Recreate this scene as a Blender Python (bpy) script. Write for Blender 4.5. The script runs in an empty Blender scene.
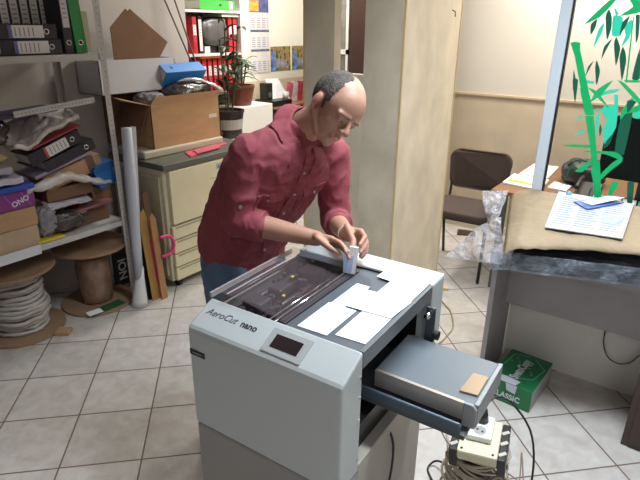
import bpy, bmesh, math, random
from mathutils import Vector, Matrix, Euler, noise
R = math.radians
rnd = random.Random(7)
scene = bpy.context.scene
COL = scene.collection

# ------------------------------------------------------------------ materials
def mat(name, color, rough=.6, metal=0., var=0., vscale=8., bump=0., bscale=60., spec=.5, stretch=None, detail=4., bdetail=3., bdist=.01, coat=0.):
    m = bpy.data.materials.new(name); m.use_nodes = True
    nt = m.node_tree; N = nt.nodes; L = nt.links
    b = N['Principled BSDF']
    b.inputs['Base Color'].default_value = (*color, 1)
    b.inputs['Roughness'].default_value = rough
    b.inputs['Metallic'].default_value = metal
    b.inputs['Specular IOR Level'].default_value = spec
    b.inputs['Coat Weight'].default_value = coat
    tc = N.new('ShaderNodeTexCoord'); mp = N.new('ShaderNodeMapping')
    L.new(tc.outputs['Object'], mp.inputs[0])
    if stretch: mp.inputs['Scale'].default_value = stretch
    if var:
        n = N.new('ShaderNodeTexNoise'); n.inputs['Scale'].default_value = vscale; n.inputs['Detail'].default_value = detail
        L.new(mp.outputs[0], n.inputs['Vector'])
        r = N.new('ShaderNodeMapRange'); r.inputs[1].default_value = .3; r.inputs[2].default_value = .7
        r.inputs[3].default_value = 1 - var; r.inputs[4].default_value = 1 + var
        L.new(n.outputs['Fac'], r.inputs[0])
        v = N.new('ShaderNodeVectorMath'); v.operation = 'SCALE'; v.inputs[0].default_value = color
        L.new(r.outputs[0], v.inputs['Scale']); L.new(v.outputs[0], b.inputs['Base Color'])
    if bump:
        n2 = N.new('ShaderNodeTexNoise'); n2.inputs['Scale'].default_value = bscale; n2.inputs['Detail'].default_value = bdetail
        L.new(mp.outputs[0], n2.inputs['Vector'])
        bp = N.new('ShaderNodeBump'); bp.inputs['Strength'].default_value = bump; bp.inputs['Distance'].default_value = bdist
        L.new(n2.outputs['Fac'], bp.inputs['Height']); L.new(bp.outputs[0], b.inputs['Normal'])
    return m

def glassy(name, color, alpha, rough=.1, spec=.5, var=0., vs=10.):
    """thin clear sheet: part transparent, part coloured reflective"""
    m = bpy.data.materials.new(name); m.use_nodes = True
    nt = m.node_tree; N = nt.nodes; L = nt.links
    b = N['Principled BSDF']; out = N['Material Output']
    b.inputs['Base Color'].default_value = (*color, 1); b.inputs['Roughness'].default_value = rough
    b.inputs['Specular IOR Level'].default_value = spec
    t = N.new('ShaderNodeBsdfTransparent'); mx = N.new('ShaderNodeMixShader')
    mx.inputs[0].default_value = alpha
    if var:
        n = N.new('ShaderNodeTexNoise'); n.inputs['Scale'].default_value = vs; n.inputs['Detail'].default_value = 6; n.inputs['Distortion'].default_value = 2.
        tc = N.new('ShaderNodeTexCoord'); L.new(tc.outputs['Object'], n.inputs['Vector'])
        r = N.new('ShaderNodeMapRange'); r.inputs[1].default_value = .38; r.inputs[2].default_value = .68
        r.inputs[3].default_value = max(0, alpha - var); r.inputs[4].default_value = min(1, alpha + var)
        L.new(n.outputs['Fac'], r.inputs[0]); L.new(r.outputs[0], mx.inputs[0])
        bp = N.new('ShaderNodeBump'); bp.inputs['Strength'].default_value = .6; bp.inputs['Distance'].default_value = .02
        L.new(n.outputs['Fac'], bp.inputs['Height']); L.new(bp.outputs[0], b.inputs['Normal'])
    L.new(t.outputs[0], mx.inputs[1]); L.new(b.outputs[0], mx.inputs[2]); L.new(mx.outputs[0], out.inputs[0])
    return m

# ------------------------------------------------------------------ mesh collector
def rotm(rx=0, ry=0, rz=0): return Euler((R(rx), R(ry), R(rz))).to_matrix()

class MB:
    def __init__(s): s.v = []; s.f = []; s.m = []; s.mi = 0
    def mat(s, i): s.mi = i; return s
    def add(s, vs, fs):
        o = len(s.v); s.v += [Vector(p) for p in vs]
        for f in fs: s.f.append([o + i for i in f]); s.m.append(s.mi)
        return s
    def box(s, x0, x1, y0, y1, z0, z1, rot=None, piv=None):
        P = [Vector((x, y, z)) for z in (z0, z1) for y in (y0, y1) for x in (x0, x1)]
        if rot is not None:
            c = Vector(piv) if piv is not None else Vector(((x0+x1)/2, (y0+y1)/2, (z0+z1)/2))
            P = [c + rot @ (p - c) for p in P]
        return s.add(P, [(0,2,3,1),(4,5,7,6),(0,1,5,4),(2,6,7,3),(0,4,6,2),(1,3,7,5)])
    def cyl(s, p0, p1, r0, r1=None, n=16, cap=True):
        p0, p1 = Vector(p0), Vector(p1); r1 = r0 if r1 is None else r1
        d = (p1 - p0).normalized(); a = d.orthogonal().normalized(); b = d.cross(a)
        vs = []
        for p, r in ((p0, r0), (p1, r1)):
            for k in range(n):
                t = 2*math.pi*k/n; vs.append(p + (a*math.cos(t) + b*math.sin(t))*r)
        fs = [(k, (k+1) % n, n+(k+1) % n, n+k) for k in range(n)]
        if cap: fs += [tuple(range(n))[::-1], tuple(range(n, 2*n))]
        return s.add(vs, fs)
    def tube(s, pts, r, n=8, closed=False, sub=4):
        P = [Vector(p) for p in pts]
        if sub > 1 and len(P) > 2:
            Q = []; m = len(P); rng = m if closed else m-1
            for i in range(rng):
                a = P[(i-1) % m] if (closed or i) else P[0]; b_ = P[i]; c = P[(i+1) % m]; d = P[(i+2) % m] if (closed or i+2 < m) else P[-1]
                for k in range(sub):
                    t = k/sub
                    Q.append(.5*((2*b_) + (c-a)*t + (2*a-5*b_+4*c-d)*t*t + (3*b_-a-3*c+d)*t**3))
            if not closed: Q.append(P[-1])
            P = Q
        vs = []; m = len(P); up = None
        for i, p in enumerate(P):
            d = (P[(i+1) % m] - P[i-1]) if closed else (P[min(i+1, m-1)] - P[max(i-1, 0)])
            if d.length < 1e-9: d = Vector((0,0,1))
            d.normalize()
            if up is None: up = d.orthogonal().normalized()
            up = (up - d*up.dot(d)); up = up.normalized() if up.length > 1e-6 else d.orthogonal().normalized()
            b_ = d.cross(up)
            rr = r[min(len(r)-1, int(round(i*(len(r)-1)/(m-1))))] if isinstance(r, (list, tuple)) else r
            for k in range(n):
                t = 2*math.pi*k/n; vs.append(p + (up*math.cos(t) + b_*math.sin(t))*rr)
        fs = []
        for i in range(m if closed else m-1):
            for k in range(n):
                a = i*n+k; b2 = i*n+(k+1) % n; j = ((i+1) % m)*n
                fs.append((a, b2, j+(k+1) % n, j+k))
        if not closed: fs += [tuple(range(n))[::-1], tuple(range((m-1)*n, m*n))]
        return s.add(vs, fs)
    def lathe(s, prof, c=(0,0,0), n=24):
        c = Vector(c); vs = []
        for r, z in prof:
            for k in range(n):
                t = 2*math.pi*k/n; vs.append(c + Vector((r*math.cos(t), r*math.sin(t), z)))
        m = len(prof)
        fs = [(i*n+k, i*n+(k+1) % n, (i+1)*n+(k+1) % n, (i+1)*n+k) for i in range(m-1) for k in range(n)]
        fs += [tuple(range(n))[::-1], tuple(range((m-1)*n, m*n))]
        return s.add(vs, fs)
    def prism(s, pts, ext):
        P = [Vector(p) for p in pts]; e = Vector(ext); n = len(P)
        fs = [tuple(range(n))[::-1], tuple(range(n, 2*n))] + [(k, (k+1) % n, n+(k+1) % n, n+k) for k in range(n)]
        return s.add(P + [p+e for p in P], fs)
    def ell(s, c, rad, rot=None, nu=20, nv=12):
        c = Vector(c); vs = []; M = rot or Matrix.Identity(3)
        def pt(u, v): return c + M @ Vector((rad[0]*math.cos(u)*math.sin(v), rad[1]*math.sin(u)*math.sin(v), rad[2]*math.cos(v)))
        vs.append(pt(0, 0))
        for j in range(1, nv):
            for i in range(nu): vs.append(pt(2*math.pi*i/nu, math.pi*j/nv))
        vs.append(pt(0, math.pi)); e = len(vs)-1; fs = []
        for i in range(nu):
            fs.append((0, 1+i, 1+(i+1) % nu)); fs.append((e, e-nu+(i+1) % nu, e-nu+i))
            for j in range(nv-2): fs.append((1+j*nu+i, 1+(j+1)*nu+i, 1+(j+1)*nu+(i+1) % nu, 1+j*nu+(i+1) % nu))
        return s.add(vs, fs)
    def cap_(s, p0, p1, r0, r1): # tapered capsule, for the voxel union
        s.cyl(p0, p1, r0, r1, 20); s.ell(p0, (r0,)*3); s.ell(p1, (r1,)*3); return s
    def chain(s, pts, rs):
        for i in range(len(pts)-1): s.cap_(pts[i], pts[i+1], rs[i], rs[i+1])
        return s
    def sheet(s, fn, nu, nv):
        vs = [fn(i/nu, j/nv) for j in range(nv+1) for i in range(nu+1)]
        fs = [(j*(nu+1)+i, j*(nu+1)+i+1, (j+1)*(nu+1)+i+1, (j+1)*(nu+1)+i) for j in range(nv) for i in range(nu)]
        return s.add(vs, fs)
    def loft(s, rings):
        n = len(rings[0]); vs = [p for r in rings for p in r]; m = len(rings)
        fs = [(i*n+k, i*n+(k+1) % n, (i+1)*n+(k+1) % n, (i+1)*n+k) for i in range(m-1) for k in range(n)]
        fs += [tuple(range(n))[::-1], tuple(range((m-1)*n, m*n))]
        return s.add(vs, fs)

BASE = {}   # world matrix of every root, known without a depsgraph update
def fr(loc=(0,0,0), rz=0, rx=0, ry=0): return Matrix.Translation(loc) @ Euler((R(rx), R(ry), R(rz))).to_matrix().to_4x4()

def props(o, label=None, cat=None, group=None, kind=None):
    if label: o['label'] = label
    if cat: o['category'] = cat
    if group: o['group'] = group
    if kind: o['kind'] = kind
    return o

def thing(name, label, cat, loc=(0,0,0), rz=0, group=None, rx=0, ry=0):
    o = bpy.data.objects.new(name, None); COL.objects.link(o)
    o.location = loc; o.rotation_euler = (R(rx), R(ry), R(rz)); o.empty_display_size = .05
    BASE[o.name] = fr(loc, rz, rx, ry)
    return props(o, label, cat, group)

def obj(name, mb, mats, parent=None, F=None, smooth=False, bevel=0, solid=0, sub=0, label=None, cat=None, group=None, kind=None, loc=None, kids=()):
    """link the collected shape as ONE mesh object; shape given in the frame F (default: world)"""
    me = bpy.data.meshes.new(name)
    F = F or Matrix.Identity(4)
    P = [F @ v for v in mb.v]
    if parent is not None:
        inv = BASE[parent.name].inverted(); P = [inv @ p for p in P]; mw = BASE[parent.name]
    else:
        if loc is None:
            xs = [p.x for p in P]; ys = [p.y for p in P]; zs = [p.z for p in P]
            loc = ((min(xs)+max(xs))/2, (min(ys)+max(ys))/2, min(zs))
        l = Vector(loc); P = [p - l for p in P]; mw = Matrix.Translation(l)
    me.from_pydata([tuple(p) for p in P], [], mb.f)
    for m in (mats if isinstance(mats, (list, tuple)) else [mats]): me.materials.append(m)
    for p, i in zip(me.polygons, mb.m): p.material_index = i; p.use_smooth = smooth
    bm = bmesh.new(); bm.from_mesh(me); bmesh.ops.recalc_face_normals(bm, faces=bm.faces); bm.to_mesh(me); bm.free()
    o = bpy.data.objects.new(name, me); COL.objects.link(o)
    if parent is not None: o.parent = parent; BASE[o.name] = mw
    else: o.location = l; BASE[o.name] = mw
    if solid: md = o.modifiers.new('s', 'SOLIDIFY'); md.thickness = solid; md.offset = 0
    if bevel: md = o.modifiers.new('b', 'BEVEL'); md.width = bevel; md.segments = 2; md.limit_method = 'ANGLE'; md.angle_limit = R(40)
    if sub: md = o.modifiers.new('u', 'SUBSURF'); md.levels = sub; md.render_levels = sub
    return props(o, label, cat, group, kind)

def struct(name, mb, m, **k): return obj(name, mb, m, kind='structure', **k)

def dup(root, loc, rot, label=None, group=None):
    def cp(o, par):
        c = o.copy(); COL.objects.link(c)
        if par is not None: c.parent = par
        for ch in [x for x in KIDS.get(o.name, [])]: cp(ch, c)
        return c
    c = cp(root, None); c.location = loc; c.rotation_euler = tuple(R(a) for a in rot)
    if label: c['label'] = label
    if group: c['group'] = group
    return c
KIDS = {}
def kids_of(root):
    for o in COL.objects:
        if o.parent is not None: KIDS.setdefault(o.parent.name, [])
    for o in COL.objects:
        if o.parent is not None and o not in KIDS[o.parent.name]: KIDS[o.parent.name].append(o)

def text(name, body, size, M, m, parent=None, ext=.0004, shear=0, bold=0, space=1., align='LEFT', xs=1.):
    """lettering turned into a mesh, lying in the XY plane of the matrix M"""
    cu = bpy.data.curves.new(name, 'FONT'); cu.body = body; cu.size = size; cu.extrude = ext; cu.shear = shear
    cu.offset = bold; cu.space_character = space; cu.align_x = align; cu.resolution_u = 3
    t = bpy.data.objects.new(name, cu); COL.objects.link(t)
    dg = bpy.context.evaluated_depsgraph_get(); me = bpy.data.meshes.new_from_object(t.evaluated_get(dg))
    bpy.data.objects.remove(t); me.materials.clear(); me.materials.append(m)
    mb = MB(); mb.v = [M @ Vector((v.co.x*xs, v.co.y, v.co.z)) for v in me.vertices]; mb.f = [list(p.vertices) for p in me.polygons]; mb.m = [0]*len(mb.f)
    return obj(name, mb, m, parent)

def evaluated_mesh(mb, voxel, smooth_it=4):
    """union of the overlapping closed shapes as one continuous skin"""
    me = bpy.data.meshes.new('tmp'); me.from_pydata([tuple(p) for p in mb.v], [], mb.f)
    o = bpy.data.objects.new('tmp', me); COL.objects.link(o)
    r = o.modifiers.new('r', 'REMESH'); r.mode = 'VOXEL'; r.voxel_size = voxel
    if smooth_it: s = o.modifiers.new('s', 'SMOOTH'); s.factor = .5; s.iterations = smooth_it
    dg = bpy.context.evaluated_depsgraph_get(); out = bpy.data.meshes.new_from_object(o.evaluated_get(dg))
    bpy.data.objects.remove(o)
    return out

def lump(c, rad, amp=.2, fr_=3., seed=0, rot=None, flat=True, nu=40, nv=24):
    mb = MB(); mb.ell((0,0,0), (1,1,1), None, nu, nv); out = MB(); out.f = mb.f; out.m = mb.m
    M = rot or Matrix.Identity(3); c = Vector(c)
    for p in mb.v:
        q = p.copy()
        if flat: # box-like superellipsoid
            e = .72; q = Vector([math.copysign(abs(t)**e, t) for t in q])
        k = 1 + amp*noise.fractal(p*fr_ + Vector((seed*3.1, seed*1.7, seed)), 1., 2., 3)
        q *= k; out.v.append(c + M @ Vector((q.x*rad[0], q.y*rad[1], q.z*rad[2])))
    return out

def crumple(p00, p10, p11, p01, amp=.01, f=8., seed=0, nu=30, nv=20, sag=0.):
    P = [Vector(p) for p in (p00, p10, p11, p01)]
    nrm = (P[1]-P[0]).cross(P[3]-P[0]).normalized()
    def fn(u, v):
        p = P[0]*(1-u)*(1-v) + P[1]*u*(1-v) + P[2]*u*v + P[3]*(1-u)*v
        n = noise.fractal(p*f + Vector((seed, seed*2.3, 0)), 1., 2., 4)
        rdg = abs(noise.noise(p*f*.7 + Vector((seed*5, 0, 1))))*1.4
        return p + nrm*amp*(n + rdg) - Vector((0,0,1))*sag*math.sin(math.pi*u)*math.sin(math.pi*v)
    return MB().sheet(fn, nu, nv)

# ------------------------------------------------------------------ palette
cream = mat('cream_plastic', (.60,.54,.37), .5, var=.04)
white_pl = mat('white_plastic', (.72,.73,.70), .45)
paper_w = mat('white_paper', (.80,.82,.84), .8)
paper_o = mat('offwhite_paper', (.66,.62,.56), .8, var=.08, vscale=14)
card = mat('brown_cardboard', (.42,.25,.13), .85, var=.08, vscale=6, bump=.15, bscale=120, stretch=(1,1,4))
card_dk = mat('dark_cardboard', (.16,.080,.045), .85, var=.1, vscale=8)
card_lt = mat('pale_cardboard', (.42,.30,.20), .85, var=.08, vscale=8)
black = mat('black_plastic', (.014,.013,.015), .4)
binder_bk = mat('black_binder', (.022,.018,.028), .5, var=.1, vscale=30)
dkgrey = mat('dark_grey_plastic', (.07,.075,.08), .45)
red = mat('red_binder', (.50,.02,.03), .45)
green = mat('green_binder', (.02,.22,.05), .5)
orange = mat('orange_folder', (.75,.18,.02), .5)
blue = mat('blue_binder', (.02,.17,.50), .45, var=.06)
blue_dk = mat('blue_folder', (.02,.07,.40), .45)
purple = mat('purple_wrapper', (.20,.03,.20), .4, var=.1)
yellow = mat('yellow_packet', (.62,.45,.03), .5)
pink = mat('pink_paper', (.62,.07,.13), .6)
magenta = mat('magenta_plastic', (.60,.03,.17), .4)
steel = mat('brushed_steel', (.50,.45,.40), .38, metal=.55, var=.08, vscale=20, stretch=(1,30,1))
chrome = mat('chrome', (.7,.7,.72), .18, metal=1.)
alu = mat('aluminium_profile', (.60,.68,.76), .4, metal=.15)
white_metal = mat('white_painted_metal', (.44,.42,.40), .5, var=.05)
wood = mat('orange_wood', (.34,.17,.07), .5, var=.15, vscale=5, stretch=(1,6,1))
wood_trim = mat('pine_edge_trim', (.56,.42,.22), .5, var=.12, vscale=5, stretch=(8,8,1))
dkbrown = mat('dark_brown_wood', (.05,.025,.02), .4)
teal = mat('teal_film', (.03,.55,.36), .5)
plastic_grey = mat('grey_polythene', (.20,.19,.21), .25, var=.35, vscale=14, bump=.8, bscale=14, bdist=.03)
plastic_white = mat('white_polythene', (.52,.47,.45), .35, var=.15, vscale=10, bump=.7, bscale=12, bdist=.02)
plastic_dark = mat('dark_polythene', (.045,.035,.035), .25, var=.5, vscale=12, bump=.8, bscale=16, bdist=.02)
soil = mat('potting_soil', (.03,.02,.015), .9, bump=.8, bscale=60)
leafm = mat('plant_leaf', (.03,.10,.025), .45, var=.35, vscale=6)
leafd = mat('dark_plant_leaf', (.012,.04,.012), .45, var=.3, vscale=6)
terracotta = mat('red_brown_pot', (.17,.045,.025), .5)

EYEP = Vector((0,0,1.7074))
def recede(o, k, d=(0,0,0)):
    """correct a thing's distance and true size together, then move it by d"""
    o.location = EYEP + (Vector(o.location) - EYEP)*k + Vector(d); o.scale = (k,k,k)
def shift(o, d): o.location = Vector(o.location) + Vector(d)

# ------------------------------------------------------------------ setting
def floor_mat():
    m = bpy.data.materials.new('floor_tiles'); m.use_nodes = True
    nt = m.node_tree; N = nt.nodes; L = nt.links; b = N['Principled BSDF']
    g = N.new('ShaderNodeNewGeometry'); sx = N.new('ShaderNodeSeparateXYZ'); L.new(g.outputs['Position'], sx.inputs[0])
    def M(op, a, b_=None, c=None):
        n = N.new('ShaderNodeMath'); n.operation = op
        for i, v in enumerate((a, b_, c)):
            if v is None: continue
            if isinstance(v, (int, float)): n.inputs[i].default_value = v
            else: L.new(v, n.inputs[i])
        return n.outputs[0]
    k = 1/(math.sqrt(2)*.33)
    s1 = M('MULTIPLY', M('ADD', sx.outputs[0], sx.outputs[1]), k); s2 = M('MULTIPLY', M('SUBTRACT', sx.outputs[1], sx.outputs[0]), k)
    u = M('ADD', s1, 3.3799+40); v = M('ADD', s2, 40-9.5987)
    d = M('MINIMUM', M('PINGPONG', u, .5), M('PINGPONG', v, .5))
    gr = N.new('ShaderNodeMapRange'); gr.inputs[1].default_value = .008; gr.inputs[2].default_value = .014
    L.new(d, gr.inputs[0])
    # per-tile tint and marbling
    cb = N.new('ShaderNodeCombineXYZ'); L.new(M('FLOOR', u), cb.inputs[0]); L.new(M('FLOOR', v), cb.inputs[1])
    wn = N.new('ShaderNodeTexWhiteNoise'); wn.noise_dimensions = '3D'; L.new(cb.outputs[0], wn.inputs['Vector'])
    av = N.new('ShaderNodeVectorMath'); av.operation = 'MULTIPLY_ADD'; L.new(wn.outputs['Color'], av.inputs[0]); av.inputs[1].default_value = (9,9,9); L.new(g.outputs['Position'], av.inputs[2])
    n1 = N.new('ShaderNodeTexNoise'); n1.inputs['Scale'].default_value = 14; n1.inputs['Detail'].default_value = 8; n1.inputs['Distortion'].default_value = .5
    L.new(av.outputs[0], n1.inputs['Vector'])
    rp = N.new('ShaderNodeValToRGB'); e = rp.color_ramp.elements
    e[0].position = .28; e[0].color = (.43,.385,.36,1); e[1].position = .70; e[1].color = (.55,.535,.51,1)
    L.new(n1.outputs['Fac'], rp.inputs[0])
    tint = N.new('ShaderNodeMapRange'); tint.inputs[3].default_value = .93; tint.inputs[4].default_value = 1.05; L.new(wn.outputs['Value'], tint.inputs[0])
    vs = N.new('ShaderNodeVectorMath'); vs.operation = 'SCALE'; L.new(rp.outputs[0], vs.inputs[0]); L.new(tint.outputs[0], vs.inputs['Scale'])
    mx = N.new('ShaderNodeMix'); mx.data_type = 'RGBA'; L.new(gr.outputs[0], mx.inputs[0]); mx.inputs[6].default_value = (.15,.105,.085,1); L.new(vs.outputs[0], mx.inputs[7])
    L.new(mx.outputs[2], b.inputs['Base Color'])
    rg = N.new('ShaderNodeMapRange'); rg.inputs[3].default_value = .9; rg.inputs[4].default_value = .32; L.new(gr.outputs[0], rg.inputs[0]); L.new(rg.outputs[0], b.inputs['Roughness'])
    bp = N.new('ShaderNodeBump'); bp.inputs['Strength'].default_value = .4; bp.inputs['Distance'].default_value = .003
    L.new(gr.outputs[0], bp.inputs['Height']); L.new(bp.outputs[0], b.inputs['Normal'])
    return m

def wall_mat(name, low, high, z0, stain=.06):
    """wall with a wainscot colour below z0 and paint above it"""
    m = mat(name, low, .75, bump=.12, bscale=70, bdist=.004); nt = m.node_tree; N = nt.nodes; L = nt.links; b = N['Principled BSDF']
    g = N.new('ShaderNodeNewGeometry'); sx = N.new('ShaderNodeSeparateXYZ'); L.new(g.outputs['Position'], sx.inputs[0])
    st = N.new('ShaderNodeMath'); st.operation = 'GREATER_THAN'; st.inputs[1].default_value = z0; L.new(sx.outputs[2], st.inputs[0])
    n = N.new('ShaderNodeTexNoise'); n.inputs['Scale'].default_value = 5; n.inputs['Detail'].default_value = 6; L.new(g.outputs['Position'], n.inputs['Vector'])
    r = N.new('ShaderNodeMapRange'); r.inputs[1].default_value = .3; r.inputs[2].default_value = .7; r.inputs[3].default_value = 1-stain*1.6; r.inputs[4].default_value = 1+stain*1.6; L.new(n.outputs['Fac'], r.inputs[0])
    v = N.new('ShaderNodeVectorMath'); v.operation = 'SCALE'; v.inputs[0].default_value = low; L.new(r.outputs[0], v.inputs['Scale'])
    mx = N.new('ShaderNodeMix'); mx.data_type = 'RGBA'; L.new(st.outputs[0], mx.inputs[0]); L.new(v.outputs[0], mx.inputs[6]); mx.inputs[7].default_value = (*high, 1)
    L.new(mx.outputs[2], b.inputs['Base Color']); return m

H = 2.75
wall_grey = mat('grey_painted_wall', (.44,.40,.375), .8, var=.04, vscale=4, bump=.1, bscale=80, bdist=.004)
wall_far = wall_mat('cream_wainscot_wall', (.62,.53,.37), (.80,.76,.66), 1.19, .03)
wall_bk = wall_mat('beige_wainscot_wall', (.56,.475,.365), (.66,.625,.58), 1.185, .05)
pillar_m = mat('mottled_pillar_panel', (.58,.51,.40), .6, var=.13, vscale=7, bump=.08, bscale=30, bdist=.004, stretch=(1,1,.7))
white_pan = mat('white_partition_panel', (.74,.72,.68), .5, var=.02)
ceil_m = mat('ceiling_paint', (.75,.74,.70), .9)
struct('floor', MB().box(-4.1,2.6,-1.8,5.3,-.08,0), floor_mat())
struct('ceiling', MB().box(-4.1,2.6,-1.8,5.3,H,H+.08), ceil_m)
struct('wall_left', MB().box(-3.48,-3.38,-1.8,2.93,0,H), wall_grey)
struct('wall_left_return', MB().box(-3.9,-3.48,2.83,2.93,0,H), wall_grey)
struct('wall_far_left', MB().box(-3.9,-3.8,2.93,5.2,0,H), wall_far)
struct('wall_back_left', MB().box(-3.8,-2.6,5.1,5.2,0,H), wall_far)
struct('wall_back', MB().box(-2.6,2.5,4.55,4.65,0,H), wall_bk)
struct('wall_back_return', MB().box(-2.7,-2.6,4.65,5.1,0,H), wall_bk)
struct('wall_right', MB().box(2.5,2.6,-1.8,4.65,0,H), wall_grey)
struct('wall_front', MB().box(-3.48,2.5,-1.9,-1.8,0,H), wall_grey)
struct('trim_1', MB().box(-2.6,2.5,4.538,4.55,1.18,1.197), mat('pale_dado_strip', (.58,.46,.32), .5))
struct('baseboard_back', MB().box(-2.6,2.5,4.535,4.55,0,.07), mat('pale_skirting', (.60,.55,.45), .5))
# pillar, the narrow post and the opening between them
pm = MB().box(-1.554,-1.323,2.536,3.235,0,H)
struct('wall_pillar', pm, pillar_m)
struct('wall_post', MB().box(-1.951,-1.745,2.536,2.60,0,H), pillar_m)
struct('wall_under_opening', MB().box(-1.745,-1.554,2.536,2.60,0,1.47), pillar_m)
struct('trim_2', MB().box(-1.330,-1.320,2.533,2.543,0,H), wood_trim)
struct('trim_3', MB().box(-1.330,-1.320,3.228,3.239,0,H), wood_trim)
struct('trim_4', MB().box(-1.954,-1.945,2.532,2.542,0,H), wood_trim)
hook = MB(); hook.tube([(-1.318,3.08,1.80),(-1.30,3.08,1.79),(-1.298,3.08,1.765)], .003)
obj('wall_hook', hook, black, label='small dark hook on the pale pillar face near its top', cat='hook')
# partition: white panel below, aluminium post, glass with bamboo film above
struct('wall_partition', MB().box(-.66,2.5,2.705,2.755,0,.90), white_pan)
struct('trim_5', MB().box(-.66,2.5,2.70,2.76,.90,.935), alu, bevel=.003)
struct('window_post', MB().box(-.652,-.603,2.70,2.75,.935,H), alu, bevel=.004)
struct('trim_6', MB().box(-.672,-.655,2.695,2.765,0,.935), white_pl)
struct('window_gasket', MB().box(-.6035,-.596,2.712,2.735,.935,H), black)
struct('window_1', MB().box(-.603,2.5,2.722,2.728,.935,H), glassy('clear_glass', (.01,.012,.012), .08, .02))

BAMBOO = {'stalk':[[(-0.584,1.651),(-0.564,1.656),(-0.542,1.652),(-0.539,1.626),(-0.474,1.456),(-0.505,1.454),(-0.556,1.596)],[(-0.511,1.46),(-0.477,1.462),(-0.431,1.351),(-0.456,1.345),(-0.471,1.352)],[(-0.467,1.342),(-0.433,1.347),(-0.369,1.108),(-0.394,1.104),(-0.424,1.213)],[(-0.406,1.143),(-0.37,1.148),(-0.333,0.982),(-0.361,0.974)]],'light':[[(-0.459,1.822),(-0.434,1.821),(-0.482,1.757),(-0.541,1.727)],[(-0.384,1.821),(-0.346,1.82),(-0.337,1.774),(-0.409,1.76),(-0.366,1.795)],[(-0.458,1.403),(-0.438,1.461),(-0.383,1.504),(-0.418,1.44)],[(-0.478,1.466),(-0.437,1.451),(-0.377,1.385),(-0.428,1.423)],[(-0.367,1.505),(-0.337,1.493),(-0.267,1.434),(-0.262,1.407),(-0.32,1.46)],[(-0.543,1.198),(-0.496,1.21),(-0.42,1.214),(-0.418,1.204),(-0.493,1.197)],[(-0.443,1.187),(-0.321,1.199),(-0.28,1.176),(-0.284,1.164),(-0.356,1.183),(-0.442,1.181)],[(-0.467,1.087),(-0.412,1.148),(-0.408,1.128),(-0.433,1.088)],[(-0.359,1.085),(-0.318,1.15),(-0.288,1.177),(-0.28,1.16),(-0.321,1.109),(-0.351,1.063)],[(-0.306,1.059),(-0.274,1.064),(-0.296,0.992),(-0.309,0.987)],[(-0.324,1.338),(-0.325,1.382),(-0.298,1.438),(-0.284,1.424)],[(-0.312,1.366),(-0.263,1.413),(-0.258,1.388)],[(-0.358,1.757),(-0.354,1.757),(-0.329,1.497),(-0.335,1.497)],[(-0.344,1.506),(-0.282,1.509),(-0.281,1.5),(-0.335,1.498)],[(-0.398,1.1),(-0.362,1.105),(-0.364,1.061),(-0.382,1.058)]],'dark':[[(-0.492,1.749),(-0.514,1.727),(-0.507,1.685),(-0.494,1.712)],[(-0.454,1.787),(-0.462,1.757),(-0.439,1.664),(-0.431,1.713),(-0.438,1.757)],[(-0.405,1.678),(-0.409,1.65),(-0.385,1.562),(-0.381,1.632)],[(-0.374,1.64),(-0.377,1.594),(-0.35,1.502),(-0.349,1.58),(-0.359,1.618)],[(-0.464,1.582),(-0.464,1.548),(-0.445,1.478),(-0.442,1.538)],[(-0.419,1.672),(-0.445,1.638),(-0.446,1.587),(-0.436,1.621)],[(-0.475,1.579),(-0.493,1.554),(-0.498,1.509),(-0.487,1.542)],[(-0.37,1.761),(-0.393,1.736),(-0.394,1.685),(-0.379,1.719)],[(-0.35,1.765),(-0.335,1.765),(-0.323,1.685),(-0.328,1.656)],[(-0.309,1.638),(-0.314,1.514),(-0.284,1.516)],[(-0.55,1.54),(-0.522,1.461),(-0.528,1.452),(-0.539,1.452)],[(-0.547,1.494),(-0.524,1.496),(-0.519,1.392)],[(-0.324,1.35),(-0.283,1.376),(-0.281,1.19),(-0.319,1.2)],[(-0.399,1.313),(-0.399,1.284),(-0.39,1.258),(-0.389,1.292)],[(-0.339,1.279),(-0.362,1.24),(-0.366,1.205),(-0.345,1.232)],[(-0.453,1.5),(-0.443,1.501),(-0.445,1.478)],[(-0.47,1.147),(-0.497,1.093),(-0.513,0.976),(-0.501,1.045)],[(-0.451,1.152),(-0.457,1.135),(-0.45,1.123),(-0.442,1.14)],[(-0.242,1.069),(-0.216,1.073),(-0.203,0.954),(-0.219,0.95)],[(-0.39,1.002),(-0.378,1.028),(-0.387,0.969)],[(-0.313,1.423),(-0.278,1.422),(-0.289,1.393),(-0.303,1.372)]],'teal':[[(-0.433,1.761),(-0.396,1.755),(-0.389,1.685),(-0.423,1.683)],[(-0.437,1.794),(-0.414,1.77),(-0.421,1.757)],[(-0.463,1.735),(-0.48,1.705),(-0.487,1.632),(-0.463,1.696)],[(-0.362,1.747),(-0.384,1.72),(-0.372,1.684),(-0.38,1.638),(-0.355,1.676),(-0.354,1.728)],[(-0.491,1.497),(-0.458,1.493),(-0.459,1.483),(-0.484,1.485)],[(-0.424,1.336),(-0.398,1.392),(-0.36,1.403),(-0.369,1.444),(-0.352,1.445),(-0.334,1.308),(-0.364,1.225),(-0.386,1.292),(-0.376,1.332),(-0.411,1.37),(-0.399,1.25)],[(-0.513,1.317),(-0.476,1.346),(-0.477,1.331)],[(-0.5,1.252),(-0.459,1.284),(-0.459,1.267)],[(-0.456,1.411),(-0.404,1.457),(-0.349,1.469),(-0.362,1.454),(-0.404,1.441)],[(-0.49,1.491),(-0.459,1.492),(-0.46,1.482),(-0.484,1.484)],[(-0.28,1.386),(-0.259,1.396),(-0.251,1.353),(-0.277,1.354)],[(-0.437,1.372),(-0.409,1.383),(-0.428,1.364)]]}
dec = thing('bamboo_decal', 'green bamboo stalk and leaf film stuck on the glass partition', 'decal', (-.45,2.72,.99))
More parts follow.
